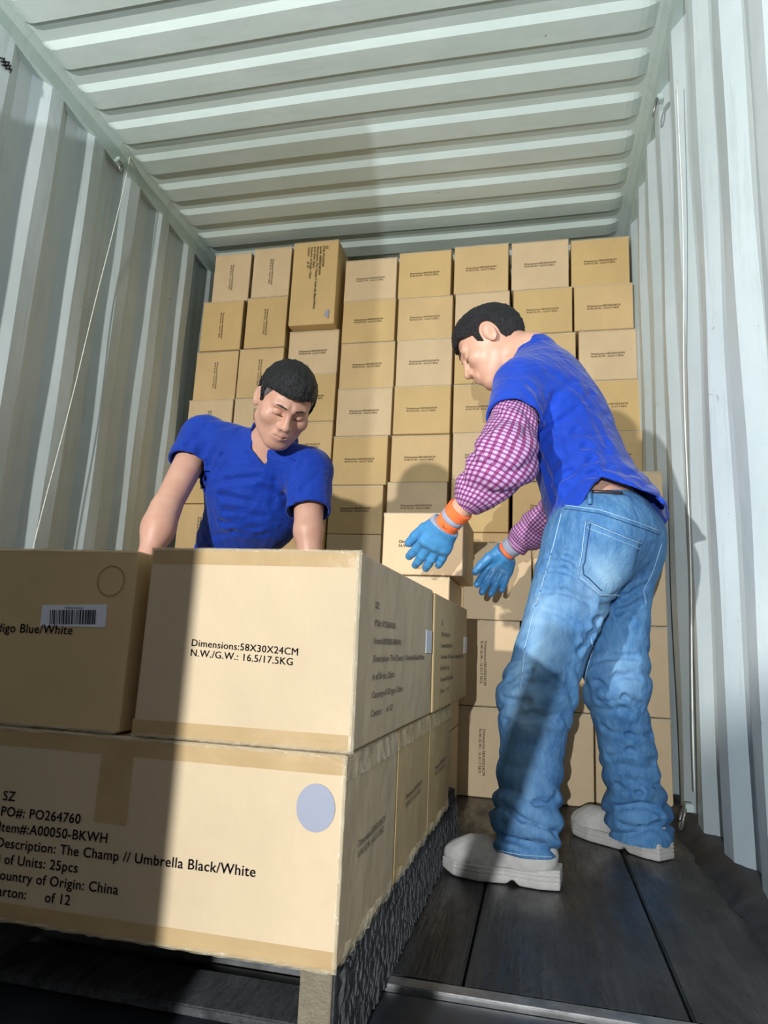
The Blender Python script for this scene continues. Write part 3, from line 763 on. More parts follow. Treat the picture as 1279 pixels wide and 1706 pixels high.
def surface_creases(base, lo, hi, strokes, depth, width):
    """creases and ridges drawn on the surface of 'base' where the strokes fall"""
    V, F = sculpt(base, lo, hi, 0.010); tr = tree_of(V, F); segs = []
    for s in strokes:
        k = 1.0
        if isinstance(s[0], (int, float)): k, s = s[0], s[1:]
        P = [on_surface(tr, x, y, 0.0) for x, y in s]
        for a, b in zip(P[:-1], P[1:]): segs.append((a, b, k))
    def f(P):
        d = 0
        for a, b, k in segs:
            r = seg_dist(P, a, b); d = d + depth * k * (np.exp(-(r / width) ** 2) - 0.45 * np.exp(-((r - 2.1 * width) / width) ** 2))
        return d
    return f
def sculpt(f, lo, hi, h):
    lo, hi = np.array(lo, float), np.array(hi, float); B = 8
    nb = np.ceil((hi - lo) / (h * B)).astype(int)
    g = np.stack(np.meshgrid(*[np.arange(n) for n in nb], indexing='ij'), -1).reshape(-1, 3)
    cen = lo + (g + 0.5) * h * B
    d = np.concatenate([f(cen[i:i + 60000]) for i in range(0, len(cen), 60000)])
    g = g[np.abs(d) < h * B * 1.35]
    S = (nb * B + 2).astype(np.int64)
    keyf = lambda c: (c[:, 0] * S[1] + c[:, 1]) * S[2] + c[:, 2]
    loc = np.stack(np.meshgrid(*[np.arange(B + 1)] * 3, indexing='ij'), -1).reshape(-1, 3)
    cells, verts, edges = [], [], []
    offs = np.array([[i, j, k] for i in (0, 1) for j in (0, 1) for k in (0, 1)])
    E = [(a, b) for a in range(8) for b in range(a + 1, 8) if np.abs(offs[a] - offs[b]).sum() == 1]
    for i in range(0, len(g), 400):
        gb = g[i:i + 400]
        ip = (gb[:, None, :] * B + loc[None]).reshape(-1, 3)
        D = f(lo + ip * h).reshape(-1, B + 1, B + 1, B + 1)
        cv = np.stack([D[:, o[0]:B + o[0], o[1]:B + o[1], o[2]:B + o[2]] for o in offs], -1)
        s = cv < 0; act = s.any(-1) & ~s.all(-1)
        idx = np.argwhere(act)
        if not len(idx): continue
        v = cv[act]; ci = gb[idx[:, 0]] * B + idx[:, 1:]
        acc = np.zeros((len(v), 3)); cnt = np.zeros(len(v))
        for a, b in E:
            m = (v[:, a] < 0) != (v[:, b] < 0); t = v[m, a] / (v[m, a] - v[m, b])
            acc[m] += offs[a] + t[:, None] * (offs[b] - offs[a]); cnt[m] += 1
        cells.append(ci); verts.append(lo + (ci + acc / cnt[:, None]) * h)
        edges.append(np.stack([v[:, 0] < 0, v[:, 4] < 0, v[:, 2] < 0, v[:, 1] < 0], -1))
    ci = np.concatenate(cells); V = np.concatenate(verts); e = np.concatenate(edges)
    k = keyf(ci); o = np.argsort(k); ks = k[o]
    def find(c):
        q = keyf(c); p = np.searchsorted(ks, q); p = np.minimum(p, len(ks) - 1); return np.where(ks[p] == q, o[p], -1)
    F = []
    for ax, (u, w2) in enumerate(((1, 2), (2, 0), (0, 1))):
        m = e[:, 0] != e[:, ax + 1]; c = ci[m]; idx = np.nonzero(m)[0]
        du = np.zeros(3, int); du[u] = 1; dw = np.zeros(3, int); dw[w2] = 1
        a, b, cc_ = find(c - du), find(c - du - dw), find(c - dw)
        ok = (a >= 0) & (b >= 0) & (cc_ >= 0)
        q = np.stack([idx, a, b, cc_], -1)[ok]; fl = e[m, 0][ok]
        q[~fl] = q[~fl][:, ::-1]
        F.append(q)
    F = np.concatenate(F)
    return V, F
def sdf_obj(name, f, lo, hi, h, mat, parent, uv=None, attr=None, mats=None, matf=None, relax=1):
    V, F = sculpt(f, lo, hi, h)
    me = bpy.data.meshes.new(name); me.vertices.add(len(V)); me.vertices.foreach_set('co', V.ravel())
    me.loops.add(F.size); me.loops.foreach_set('vertex_index', F.ravel().astype(np.int32))
    me.polygons.add(len(F)); me.polygons.foreach_set('loop_start', (np.arange(len(F)) * 4).astype(np.int32)); me.polygons.foreach_set('loop_total', np.full(len(F), 4, np.int32))
    me.update(calc_edges=True); me.validate()
    me.polygons.foreach_set('use_smooth', [True] * len(me.polygons))
    for m in (mats or [mat]): me.materials.append(m)
    if matf is not None:
        cen = V[F].mean(1); me.polygons.foreach_set('material_index', matf(cen).astype(np.int32))
    if uv is not None:
        l = me.uv_layers.new(name='UVMap'); vi = np.empty(len(me.loops), np.int32); me.loops.foreach_get('vertex_index', vi)
        l.data.foreach_set('uv', uv(V)[vi].ravel())
    if attr is not None:
        a = me.attributes.new('wear', 'FLOAT', 'POINT'); a.data.foreach_set('value', attr(V).astype(float))
    o = bpy.data.objects.new(name, me); COL.objects.link(o); put(o, parent)
    return o, V, F
def bounds(pts, pad):
    P = np.array(pts, float); return P.min(0) - pad, P.max(0) + pad
def tree_of(V, F): return BVHTree.FromPolygons([tuple(v) for v in V], [tuple(f) for f in F])
def on_surface(tree, px, py, off=0.002):
    d = Vector(ray(px, py)).normalized(); h = tree.ray_cast(Vector(C0), d)
    if h[0] is None:
        h = tree.find_nearest(Vector(C0) + d * 2.1)
    n = h[1] if h[1].dot(d) < 0 else -h[1]
    return np.array(h[0] + n * off)

# ---- a head in its own frame: x to the person's left, y out of the face, z up; s scales it
class Head:
    def __init__(s, centre, fwd, up, scale=1.0, neck_to=None, neck_r=0.056, plump=1.0):
        s.c = np.array(centre, float); y = nrm(fwd); z = nrm(np.array(up) - (np.array(up) @ y) * y); x = np.cross(y, z)
        s.A = np.array([-x, y, z]); s.k = scale; s.neck_to = neck_to; s.neck_r = neck_r; s.pl = plump   # rows = axes
        E_ = s.A
        s.x = s.A[0]
    def w(s, p): return s.c + s.k * (np.array(p, float) @ s.A)
    def l(s, P): return ((P - s.c) @ s.A.T) / s.k
    def skull(s, Q, grow=0.0):
        d = Ell((0, -0.012, 0.032), (0.0765 + grow, 0.098 + grow, 0.090 + grow))(Q)
        return d
    def __call__(s, P):
        Q = s.l(P); M_ = Q * np.array([1, 1, 1.0]); M_[:, 0] = np.abs(M_[:, 0]); pl = s.pl
        d = s.skull(Q)
        d = smin(d, Ell((0, 0.026, -0.040), (0.061 * pl, 0.064, 0.074))(Q), 0.03)
        d = smin(d, Cone((0, 0.066, -0.094), (0, 0.060, -0.080), 0.021, 0.024)(Q), 0.035)
        d = smin(d, Cone((0.047 * pl, 0.008, -0.052), (0.018, 0.062, -0.092), 0.017, 0.015)(M_), 0.028)
        d = smin(d, Ell((0.042 * pl, 0.058, -0.018), (0.022, 0.022, 0.020))(M_), 0.025)
        d = smin(d, Cone((0.012, 0.0875, 0.026), (0.040, 0.074, 0.026), 0.010, 0.009)(M_), 0.018)       # brow
        d = smax(d, -Ell((0.031, 0.094, 0.005), (0.018, 0.014, 0.011))(M_), 0.014)                       # sockets
        d = smin(d, Ell((0.031, 0.0745, 0.004), (0.0155, 0.0125, 0.0115))(M_), 0.004)                    # lids
        d = smin(d, Cone((0, 0.088, 0.018), (0, 0.105, -0.022), 0.0065, 0.0105)(Q), 0.012)                # nose
        d = smin(d, Ell((0, 0.108, -0.027), (0.012, 0.011, 0.010))(Q), 0.008)
        d = smin(d, Ell((0.0135, 0.095, -0.031), (0.0085, 0.011, 0.0085))(M_), 0.007)
        d = smax(d, -Ell((0.007, 0.103, -0.040), (0.0042, 0.006, 0.005))(M_), 0.003)
        d = smin(d, Ell((0, 0.086, -0.055), (0.026, 0.014, 0.020))(Q), 0.015)
        d = smin(d, Cone((0, 0.0975, -0.0555), (0.019, 0.089, -0.058), 0.0058, 0.003)(M_), 0.005)       # lips
        d = smin(d, Cone((0, 0.0955, -0.0665), (0.016, 0.088, -0.0635), 0.0065, 0.003)(M_), 0.005)
        d = smax(d, -Cone((0, 0.1025, -0.0610), (0.021, 0.0925, -0.0605), 0.0018, 0.0016)(M_), 0.002)
        d = d + 0.0015 * np.exp(-(seg_dist(M_, (0.018, 0.098, -0.034), (0.032, 0.082, -0.060)) / 0.005) ** 2)   # fold beside the nose
        d = d + 0.0012 * np.exp(-(seg_dist(M_, (0.016, 0.087, -0.004), (0.040, 0.078, -0.004)) / 0.0022) ** 2)   # lower lid line
        # ears
        ear = Ell((0.0800, -0.012, -0.002), (0.0075, 0.0185, 0.031), [[0.94, 0.34, 0], [-0.34, 0.94, 0.0], [0, 0, 1]])(M_)
        ear = smax(ear, -Ell((0.0885, -0.008, 0.004), (0.0085, 0.0120, 0.0205))(M_), 0.003)
        ear = smin(ear, Cone((0.080, -0.010, 0.014), (0.0835, -0.017, -0.008), 0.0028, 0.0030)(M_), 0.003)
        d = smin(d, ear, 0.006)
        d = d * s.k
        if s.neck_to is not None:
            d = smin(d, Cone(s.w((0, -0.030, -0.045)), s.neck_to, s.neck_r * 0.98, s.neck_r * 1.08)(P), 0.03)
        return d
    def hair(s, zf=0.060, zb=-0.055, thick=0.010, side=0.010, seed=0.0, topf=0.0):
        def f(P):
            Q = s.l(P); d = s.skull(Q, thick)
            d = smin(d, Ell((0, 0.012, 0.060 + topf), (0.066, 0.078, 0.066))(Q), 0.02)
            y = Q[:, 1]; ax = np.abs(Q[:, 0])
            t = np.clip((y + 0.09) / 0.18, 0, 1)
            line = zb + (side - zb) * np.clip((y + 0.095) / 0.07, 0, 1) ** 2.6
            line = np.where(y > -0.02, side + (zf - side) * np.clip((y + 0.02 - 0.035) / 0.055, 0, 1), line)
            # sideburn in front of the ear
            sb = (y > 0.004) & (y < 0.030)
            line = np.where(sb, np.minimum(line, -0.004 + 0.9 * np.abs(y - 0.017)), line)
            line = line + 0.004 * wob(Q, 60, seed)
            # notch around the ear
            ear = np.hypot((y + 0.012) / 0.026, (Q[:, 2] - 0.002) / 0.040) - 1
            d = d + 0.0022 * wob(Q * np.array([1.6, 1, 1]), 95, seed) + 0.0014 * wob(Q * np.array([1, 2.2, 1]), 210, seed + 3)
            d = smax(d, (line - Q[:, 2]) * 0.8, 0.006)
            d = np.where(ax > 0.05, smax(d, -ear * 0.022, 0.005), d)
            d = smax(d, -(s.skull(Q, -0.004)), 0.0)
            return d * s.k
        return f
    def brow(s, side):
        def f(P):
            Q = s.l(P) * np.array([side, 1, 1]); return (Cone((0.014, 0.0975, 0.0262), (0.030, 0.0915, 0.0290), 0.0024, 0.0028)(Q)) * s.k
        g = lambda P: smin(f(P), (Cone((0.030, 0.0915, 0.0290), (0.049, 0.0765, 0.0255), 0.0028, 0.0014)(s.l(P) * np.array([side, 1, 1]))) * s.k, 0.003)
        return g
    def lash(s, side):
        return lambda P: Cone((0.019, 0.0880, -0.0010), (0.042, 0.0805, -0.0020), 0.0018, 0.0014)(s.l(P) * np.array([side, 1, 1])) * s.k
    def mouth(s):
        return lambda P: Cone((0, 0.1018, -0.0612), (0.019, 0.0925, -0.0612), 0.0019, 0.0012)(s.l(P) * np.array([1, 1, 1]) * np.array([1, 1, 1]) if False else np.column_stack([np.abs(s.l(P)[:, 0]), s.l(P)[:, 1], s.l(P)[:, 2]])) * s.k

# ---- a hand: wrist point, direction of the fingers, normal of the back, side of the thumb
class Hand:
    def __init__(s, wrist, d, back, thumb_sign=1, r=1.0, curl=0.35, spread=0.10, thumb_open=0.6, curls=None):
        s.w = np.array(wrist, float); y = nrm(d); z = nrm(np.array(back) - (np.array(back) @ y) * y); x = np.cross(y, z) * thumb_sign
        s.x, s.y, s.z, s.k = x, y, z, r     # x points to the thumb side
        s.prims = []
        W = lambda a, b, c: s.w + r * (a * x + b * y + c * z)
        s.W = W
        P = []
        P += [(Cone(W(0.016, 0.015, 0), W(0.026, 0.078, 0.003), 0.019 * r, 0.014 * r), .02), (Cone(W(-0.010, 0.012, 0), W(-0.026, 0.072, 0), 0.019 * r, 0.013 * r), .02), (Cone(W(0, 0.0, 0), W(0, 0.075, 0.003), 0.022 * r, 0.0145 * r), .02)]
        fx = [0.030, 0.010, -0.011, -0.030]; fl = [0.070, 0.078, 0.073, 0.056]; fb = [0.082, 0.087, 0.083, 0.073]; fr = [0.0098, 0.0100, 0.0096, 0.0086]
        cu = curls or [curl] * 4
        s.tips = []
        for i in range(4):
            p = W(fx[i] * 0.96, fb[i] - 0.012, 0.001); a = spread * (1.5 - i) * 0.6; ang = 0.12
            for j, seg in enumerate((0.45 * fl[i] + 0.012, 0.30 * fl[i], 0.25 * fl[i])):
                ang += cu[i] * (0.7 if j == 0 else 1.0)
                dv = math.cos(ang) * (math.cos(a) * y + math.sin(a) * x) - math.sin(ang) * z
                q = p + dv * seg * r
                P.append((Cone(p, q, fr[i] * r * (1 - 0.06 * j), fr[i] * r * (1 - 0.06 * (j + 1))), 0.007 if j == 0 else 0.003)); p = q
            s.tips.append(p)
        tb = W(0.020, 0.020, -0.006); t1 = tb + r * (0.046 * (math.cos(thumb_open) * y + math.sin(thumb_open) * x) - 0.012 * z)
        t2 = t1 + r * 0.032 * (math.cos(thumb_open * 0.6) * y + math.sin(thumb_open * 0.6) * x - 0.15 * z); t3 = t2 + r * 0.026 * (math.cos(thumb_open * 0.3) * y + math.sin(thumb_open * 0.3) * x - 0.25 * z)
        P += [(Cone(tb, t1, 0.017 * r, 0.0125 * r), 0.018), (Cone(t1, t2, 0.0122 * r, 0.011 * r), 0.005), (Cone(t2, t3, 0.011 * r, 0.0095 * r), 0.004)]
        s.tips.append(t3)
        s.P = P
    def __call__(s, P_): return union(s.P, 0.01)(P_)
def head_axes(rightw, upw): pass

# ================================================================ THE MAN IN JEANS (right)
def person(name, loc, label):
    r = empty('person', loc); return tag(r, label, 'person')
def arr(*v): return np.array(v, float)
F2 = nrm((-0.85, 0.50, 0)); L2 = nrm((-0.50, -0.85, 0))            # where he faces; his left
pelv = atY(1012, 880, 1.88)
neck = atY(893, 600, 2.00)
shL = atY(868, 645, 1.83); shR = atY(935, 640, 2.14)
spine = neck - pelv; sp = nrm(spine); backn = nrm(np.cross(L2, sp)); backn = backn if backn @ F2 < 0 else -backn
elL = atY(842, 765, 1.66); wrL = atY(752, 866, 1.78)
elR = atY(955, 830, 2.12); wrR = atY(852, 912, 2.24)
hipL = atY(975, 905, 1.80); hipR = atY(1036, 905, 1.96)
knL = atY(893, 1165, 1.715); anL = atY(877, 1400, 1.685)
knR = atY(1026, 1140, 1.93); anR = atY(1064, 1388, 2.03)
# keep the ankles at a sensible height above the floor
hc = atY(820, 578, 2.04)
hf = nrm(atY(775, 640, 1.98) - atY(828, 585, 2.04))
h2f = nrm(arr(-0.80, 0.10, -0.60)); h2u = nrm(arr(-0.55, 0.12, 0.82))
head2 = Head(hc, h2f, h2u, 1.06, neck_to=neck + sp * 0.0, neck_r=0.057, plump=0.96)
chest = pelv + spine * 0.62 - backn * 0.012
hdir = lambda a, b: nrm(np.array(b) - np.array(a))
handL = Hand(wrL, hdir(atY(744, 872, 1.78), atY(694, 950, 1.84)), -RM @ arr(0.1, 1, 0.1), 1, 1.12, curl=0.16, spread=0.12, thumb_open=0.5)
if (handL.x @ (RM @ arr(1, 0, 0))) > 0: handL = Hand(wrL, hdir(atY(744, 872, 1.78), atY(694, 950, 1.84)), -RM @ arr(0.1, 1, 0.1), -1, 1.12, curl=0.16, spread=0.12, thumb_open=0.5)
handR = Hand(wrR, hdir(atY(845, 920, 2.24), atY(806, 990, 2.26)), RM @ arr(0.1, 1, -0.1), 1, 1.08, curl=0.14, spread=0.12, thumb_open=0.55)
if (handR.x @ (RM @ arr(1, 0, 0))) > 0: handR = Hand(wrR, hdir(atY(845, 920, 2.24), atY(806, 990, 2.26)), RM @ arr(0.1, 1, -0.1), -1, 1.08, curl=0.14, spread=0.12, thumb_open=0.55)
# body: one continuous surface from head to ankles, hands left to the gloves' inside
body2 = union([
    (head2, 0.02),
    (Cone(pelv + spine * 0.05, chest, 0.118, 0.120, backn, 0.80), 0.06),
    (Ell(chest + sp * 0.04, (0.150, 0.095, 0.13), [L2, backn, sp]), 0.06),
    (Cone(shL, shR, 0.055, 0.055), 0.06),
    (Cone(neck - sp * 0.05, neck + sp * 0.03, 0.065, 0.056), 0.05),
    (Cone(shL, elL, 0.052, 0.041), 0.03), (Cone(elL, wrL, 0.041, 0.027), 0.02),
    (Cone(shR, elR, 0.052, 0.041), 0.03), (Cone(elR, wrR, 0.041, 0.027), 0.02),
    (Ell(pelv, (0.150, 0.105, 0.11), [L2, backn, sp]), 0.05),
    (Cone(hipL, knL, 0.078, 0.050), 0.03), (Cone(knL, anL, 0.050, 0.036), 0.02), (Cone(hipR, knR, 0.078, 0.050), 0.03), (Cone(knR, anR, 0.050, 0.036), 0.02),
    (Cone(wrL, handL.W(0, 0.06, 0), 0.020, 0.012), 0.01), (Cone(wrR, handR.W(0, 0.06, 0), 0.020, 0.012), 0.01)], 0.03)
man2 = person('person', (pelv[0], pelv[1], 0), 'man in blue t-shirt and faded jeans leaning left with both gloved hands reaching out')
allp = [hc + 0.16, hc - 0.16, anL, anR, pelv, shL, shR, elL, wrL, wrR, handL.W(0, .1, 0), handR.W(0, .1, 0)]
lo, hi = bounds(allp, 0.17)
sdf_obj('body', body2, lo, hi, 0.0040, M['skin_r'], man2)
hlo, hhi = hc - 0.17, hc + 0.17
hlow = lambda P: body2(P)
sdf_obj('hair', head2.hair(zf=0.062, zb=-0.088, thick=0.011, side=0.018, seed=1.0, topf=0.004), hlo, hhi, 0.0024, M['hair_r'], man2)
for sd in (1, -1):
    sdf_obj('eyebrow', head2.brow(sd), hlo, hhi, 0.0012, M['brow'], man2); sdf_obj('eyelashes', head2.lash(sd), hlo, hhi, 0.0010, M['brow'], man2)
sdf_obj('mouth', head2.mouth(), hlo, hhi, 0.0012, M['lip'], man2)

# blue shirt, a 7 mm shell open at neck, hem and sleeves
armax = nrm(elL - shL); armR = nrm(elR - shR)
slE = shL + armax * 0.150; slER = shR + armR * 0.15
waistc = pelv + sp * 0.02
tors = union([
    (Cone(pelv - sp * 0.10, pelv + spine * 0.50, 0.176, 0.150, backn, 0.80), 0.05), (Ell(pelv + backn * 0.03, (0.165, 0.125, 0.14), [L2, backn, sp]), 0.05),
    (Ell(chest + sp * 0.05 + backn * 0.008, (0.178, 0.125, 0.17), [L2, backn, sp]), 0.07),
    (Cone(shL * 0.93 + shR * 0.07, shR * 0.93 + shL * 0.07, 0.074, 0.072), 0.07),
    (Cone(neck - sp * 0.07, neck + sp * 0.015, 0.090, 0.071), 0.05)], 0.05)
slv = union([(Cone(shL - armax * 0.0, slE + armax * 0.03, 0.077, 0.073), 0.02)], 0.02)
slvR = union([(Cone(shR, slER + armR * 0.03, 0.077, 0.073), 0.02)], 0.02)
lo, hi = bounds([pelv - sp * 0.06, neck + sp * .06, shL, shR, slE, slER, pelv + L2 * .15, pelv - L2 * .15], 0.13)
cr2 = surface_creases(lambda P: smin(tors(P), slv(P), 0.028), lo, hi, [
    [(908, 695), (925, 660), (955, 635)], [(905, 720), (940, 700), (985, 655)], [0.7, (912, 745), (960, 720), (1015, 690)], [(925, 770), (975, 745), (1035, 725)],
    [(932, 800), (985, 770), (1050, 760)], [0.8, (945, 815), (990, 790), (1060, 790)], [(900, 760), (915, 800), (922, 830)], [0.7, (930, 730), (945, 790), (985, 792)],
    [(1000, 800), (1050, 812), (1085, 835)], [0.7, (1010, 780), (1060, 775), (1085, 800)], [0.6, (880, 640), (900, 670), (905, 695)], [0.5, (850, 640), (880, 665), (895, 690)], [0.6, (990, 700), (1010, 740), (1000, 780)],
    [0.5, (915, 620), (960, 650), (990, 690)]], 0.0040, 0.0105)
belly = atY(905, 800, 1.86)
P_ = lambda x, y, Y: atY(x, y, Y)
cr2_ = crease([(P_(905, 690, 1.72), P_(950, 640, 1.76)), (P_(908, 660, 1.72), P_(925, 620, 1.75)), (P_(900, 720, 1.74), P_(960, 700, 1.72)), (P_(930, 745, 1.70), P_(1000, 690, 1.76)),
              (P_(905, 790, 1.75), P_(985, 740, 1.70)), (P_(925, 815, 1.75), P_(1010, 765, 1.70)), (P_(990, 812, 1.70), P_(1060, 770, 1.80)), (P_(1000, 815, 1.71), P_(1075, 805, 1.82)),
              (P_(895, 745, 1.76), P_(925, 800, 1.74)), (P_(960, 800, 1.70), P_(900, 835, 1.76))], 0.0075, 0.009)
ventp = atY(996, 792, 1.72)
slE_d = lambda P: -((P - slE) @ armax) - 0.035
slER_d = lambda P: -((P - slER) @ armR) - 0.035
def shirt2(P):
    d = tors(P)
    d = smin(d, slv(P), 0.028); d = smin(d, slvR(P), 0.028)
    w_ = np.clip(((chest - P) @ sp + 0.08) / 0.30, 0.15, 1)
    d = d + 0.0055 * w_ * wob(P, 12, 2.0) + 0.0018 * wob(P, 34, 5.0) + cr2(P)
    d = d + 0.003 * folds(P, pelv, sp + 0.5 * L2, 70, 1.4, 3) * np.clip(1 - (P - pelv) @ sp / 0.16, 0, 1)
    opn = np.minimum(np.minimum((P - pelv) @ sp - 0.10, np.minimum(slE_d(P), slER_d(P))), 0.14 - np.linalg.norm(P - neck - sp * .06, axis=1) + 0 * d) if False else np.minimum((P - pelv) @ sp - 0.08, np.minimum(slE_d(P), slER_d(P)))
    shell = smax(d, -np.maximum(d + 0.009, opn), 0.0)
    # hem: cloth hangs down to a plane below the waist, dipping front and back of the side vent
    t = (P - pelv) @ sp; a = (P - pelv) @ L2
    hem = 0.028 - t
    lat = np.abs((P - ventp) @ nrm(np.cross(sp, L2)))
    up_ = ventp @ sp - pelv @ sp
    near = ((P - pelv) @ L2) > 0.0
    cut = np.where(near, (up_ + 0.0 - lat * 0.95) - t, -0.01 - t)
    cut = np.maximum(np.minimum(cut, 1), -0.085 - t)
    shell = smax(shell, cut, 0.004)
    shell = smax(shell, ((P - slE) @ armax - 0.0) * 1.0, 0.002) if False else shell
    e1 = np.where((P - shL) @ armax > 0.05, (P - slE) @ armax, -1.0); near_arm = seg_dist(P, shL, slE + armax * 0.1) < 0.098
    shell = np.where(near_arm & (tors(P) > 0.004), np.maximum(shell, e1), shell)
    e2 = np.where((P - shR) @ armR > 0.05, (P - slER) @ armR, -1.0); near_r = seg_dist(P, shR, slER + armR * 0.1) < 0.098
    shell = np.where(near_r & (tors(P) > 0.004), np.maximum(shell, e2), shell)
    nk = Cone(neck + sp * 0.030 + h2f * 0.050, neck + sp * 0.22 + h2f * 0.16, 0.062, 0.085)(P)
    return smax(shell, -nk, 0.003)
lo, hi = bounds([pelv - sp * 0.06, neck + sp * .06, shL, shR, slE, slER, pelv + L2 * .15, pelv - L2 * .15], 0.13)
sdf_obj('t_shirt', shirt2, lo, hi, 0.0036, M['blue'], man2)

# jeans
low = pelv + sp * 0.055
seat = union([
    (Ell(pelv - sp * 0.015 + backn * 0.012, (0.146, 0.112, 0.128), [L2, backn, sp]), 0.06),
    (Ell(hipR - arr(0, 0, .01) + backn * 0.024, (0.078, 0.084, 0.112)), 0.06), (Ell(hipL - arr(0, 0, .02) + backn * 0.030, (0.090, 0.092, 0.12)), 0.06)], 0.05)
legL = union([(Cone(hipL, knL, 0.106, 0.078), 0.05), (Cone(knL, anL + arr(0, 0, 0.04), 0.078, 0.068), 0.05), (Cone(anL + arr(0, 0, 0.04), anL - arr(0, 0, .025), 0.068, 0.063), 0.04)], 0.05)
legR = union([(Cone(hipR, knR, 0.094, 0.071), 0.05), (Cone(knR, anR + arr(0, 0, 0.04), 0.071, 0.072), 0.05), (Cone(anR + arr(0, 0, 0.04), anR - arr(0, 0, .02), 0.072, 0.068), 0.04)], 0.05)
cr3_ = crease([(P_(905, 960, 1.74), P_(975, 945, 1.70)), (P_(900, 990, 1.74), P_(970, 975, 1.70)), (P_(1010, 1010, 1.72), P_(1060, 985, 1.80)), (P_(985, 1060, 1.75), P_(1050, 1020, 1.85)),
              (P_(975, 1085, 1.78), P_(1000, 1050, 1.76)), (P_(1000, 1120, 1.88), P_(1060, 1100, 1.86)), (P_(1010, 1150, 1.88), P_(1065, 1170, 1.88)), (P_(870, 1120, 1.68), P_(930, 1140, 1.68)),
              (P_(850, 1215, 1.66), P_(900, 1200, 1.65)), (P_(1005, 1200, 1.93), P_(1075, 1230, 1.92)), (P_(1030, 1290, 1.95), P_(1090, 1270, 1.95))], 0.009, 0.010)
lo, hi = bounds([low + 0.02, anL - arr(0, 0, .03), anR - arr(0, 0, .03), hipL, hipR, knL, knR, pelv + L2 * .1, pelv - L2 * .1], 0.16); lo[2] = 0.03
cr3 = surface_creases(lambda P: smin(smin(legL(P), legR(P), 0.035), seat(P), 0.05), lo, hi, [
    [(915, 925), (945, 930), (965, 945)], [(905, 950), (940, 950), (965, 965)], [(900, 985), (940, 985), (985, 1005)], [0.7, (890, 1010), (930, 1020), (960, 1040)],
    [(1000, 1010), (1040, 995), (1075, 975)], [(990, 1035), (1030, 1020), (1068, 1000)], [(975, 1060), (1000, 1040), (1050, 1035)], [1.2, (965, 1085), (985, 1060), (995, 1030)],
    [(985, 1110), (1020, 1095), (1060, 1095)], [(990, 1140), (1030, 1125), (1065, 1130)], [(1000, 1165), (1040, 1160), (1070, 1175)], [0.7, (985, 1120), (1010, 1150), (1050, 1190)],
    [(850, 1130), (885, 1120), (930, 1130)], [(845, 1160), (880, 1170), (935, 1150)], [0.8, (845, 1200), (890, 1190), (930, 1205)], [(1005, 1210), (1050, 1225), (1085, 1225)], [(1015, 1260), (1050, 1250), (1090, 1270)],
    [(838, 1340), (880, 1350), (925, 1325)], [(840, 1370), (870, 1365), (925, 1385)], [(836, 1395), (880, 1405), (922, 1395)], [0.8, (855, 1355), (890, 1340), (900, 1330)],
    [(1030, 1310), (1065, 1320), (1100, 1300)], [(1030, 1345), (1070, 1340), (1100, 1355)], [(1035, 1370), (1070, 1378), (1100, 1368)]], 0.0055, 0.0080)
def jeans(P):
    a, b = legL(P), legR(P)
    zl = np.clip(1 - (P[:, 2] - anL[2]) / 0.24, 0, 1); zr_ = np.clip(1 - (P[:, 2] - anR[2]) / 0.26, 0, 1)
    a = a + zl * (0.009 * folds(P, anL, arr(0.25, 0.2, 1), 62, 1.5, 1.0) + 0.006 * wob(P, 22, 1)) + 0.004 * wob(P, 14, 4) 
    b = b + zr_ * (0.009 * folds(P, anR, arr(-0.3, 0.2, 1), 58, 1.6, 5.0) + 0.006 * wob(P, 22, 7)) + 0.004 * wob(P, 14, 8)
    kn = lambda K, s_: 0.006 * folds(P, K, arr(0.2 * s_, 0.3, 1), 55, 1.8, 2) * np.exp(-(((P[:, 2] - K[2]) / 0.09) ** 2))
    a = a + kn(knL, 1); b = b + kn(knR, -1)
    d = smin(a, b, 0.035); d = smin(d, seat(P), 0.05)
    d = d + cr3(P) + 0.0012 * wob(P, 45, 3)
    op = np.minimum(-((P - low) @ sp) - 0.05, P[:, 2] - 0.11)
    d = smax(d, -np.maximum(d + 0.011, op), 0)
    d = smax(d, (P - low) @ sp, 0.003)
    d = np.where(seg_dist(P, anL, anL - arr(0, 0, .1)) < 0.14, smax(d, (anL[2] - 0.020) - P[:, 2], 0.002), d)
    return np.where(seg_dist(P, anR, anR - arr(0, 0, .1)) < 0.14, smax(d, (anR[2] - 0.022) - P[:, 2], 0.002), d)
def wear(V):
    s_ = np.exp(-(np.linalg.norm(V - atY(1005, 965, 1.70), axis=1) / 0.060) ** 2) * 1.0
    t_ = np.exp(-(seg_dist(V, atY(905, 1010, 1.68), atY(870, 1180, 1.62)) / 0.055) ** 2) * 0.65
    u_ = np.exp(-(seg_dist(V, atY(1000, 1030, 1.75), atY(1045, 1130, 1.85)) / 0.05) ** 2) * 0.5
    v_ = np.exp(-(seg_dist(V, atY(880, 1230, 1.62), atY(880, 1380, 1.61)) / 0.05) ** 2) * 0.25
    return np.clip((s_ + t_ + u_ + v_) * (0.72 + 0.5 * wob(V, 26, 3)), 0, 0.9)
lo, hi = bounds([low + 0.02, anL - arr(0, 0, .03), anR - arr(0, 0, .03), hipL, hipR, knL, knR, pelv + L2 * .1, pelv - L2 * .1], 0.16)
lo[2] = 0.03
jo, JV, JF = sdf_obj('jeans', jeans, lo, hi, 0.0042, M['denim'], man2, attr=wear)
jt = tree_of(JV, JF)
def seam(name, pts, r, mat, par=jo, tr=jt, n=40, off=0.0012):
    pts = np.array(pts, float); t = np.linspace(0, len(pts) - 1, n); X = np.interp(t, range(len(pts)), pts[:, 0]); Y = np.interp(t, range(len(pts)), pts[:, 1])
    return tube_obj(name, [on_surface(tr, x, y, off) for x, y in zip(X, Y)], r, M[mat], par, 5)
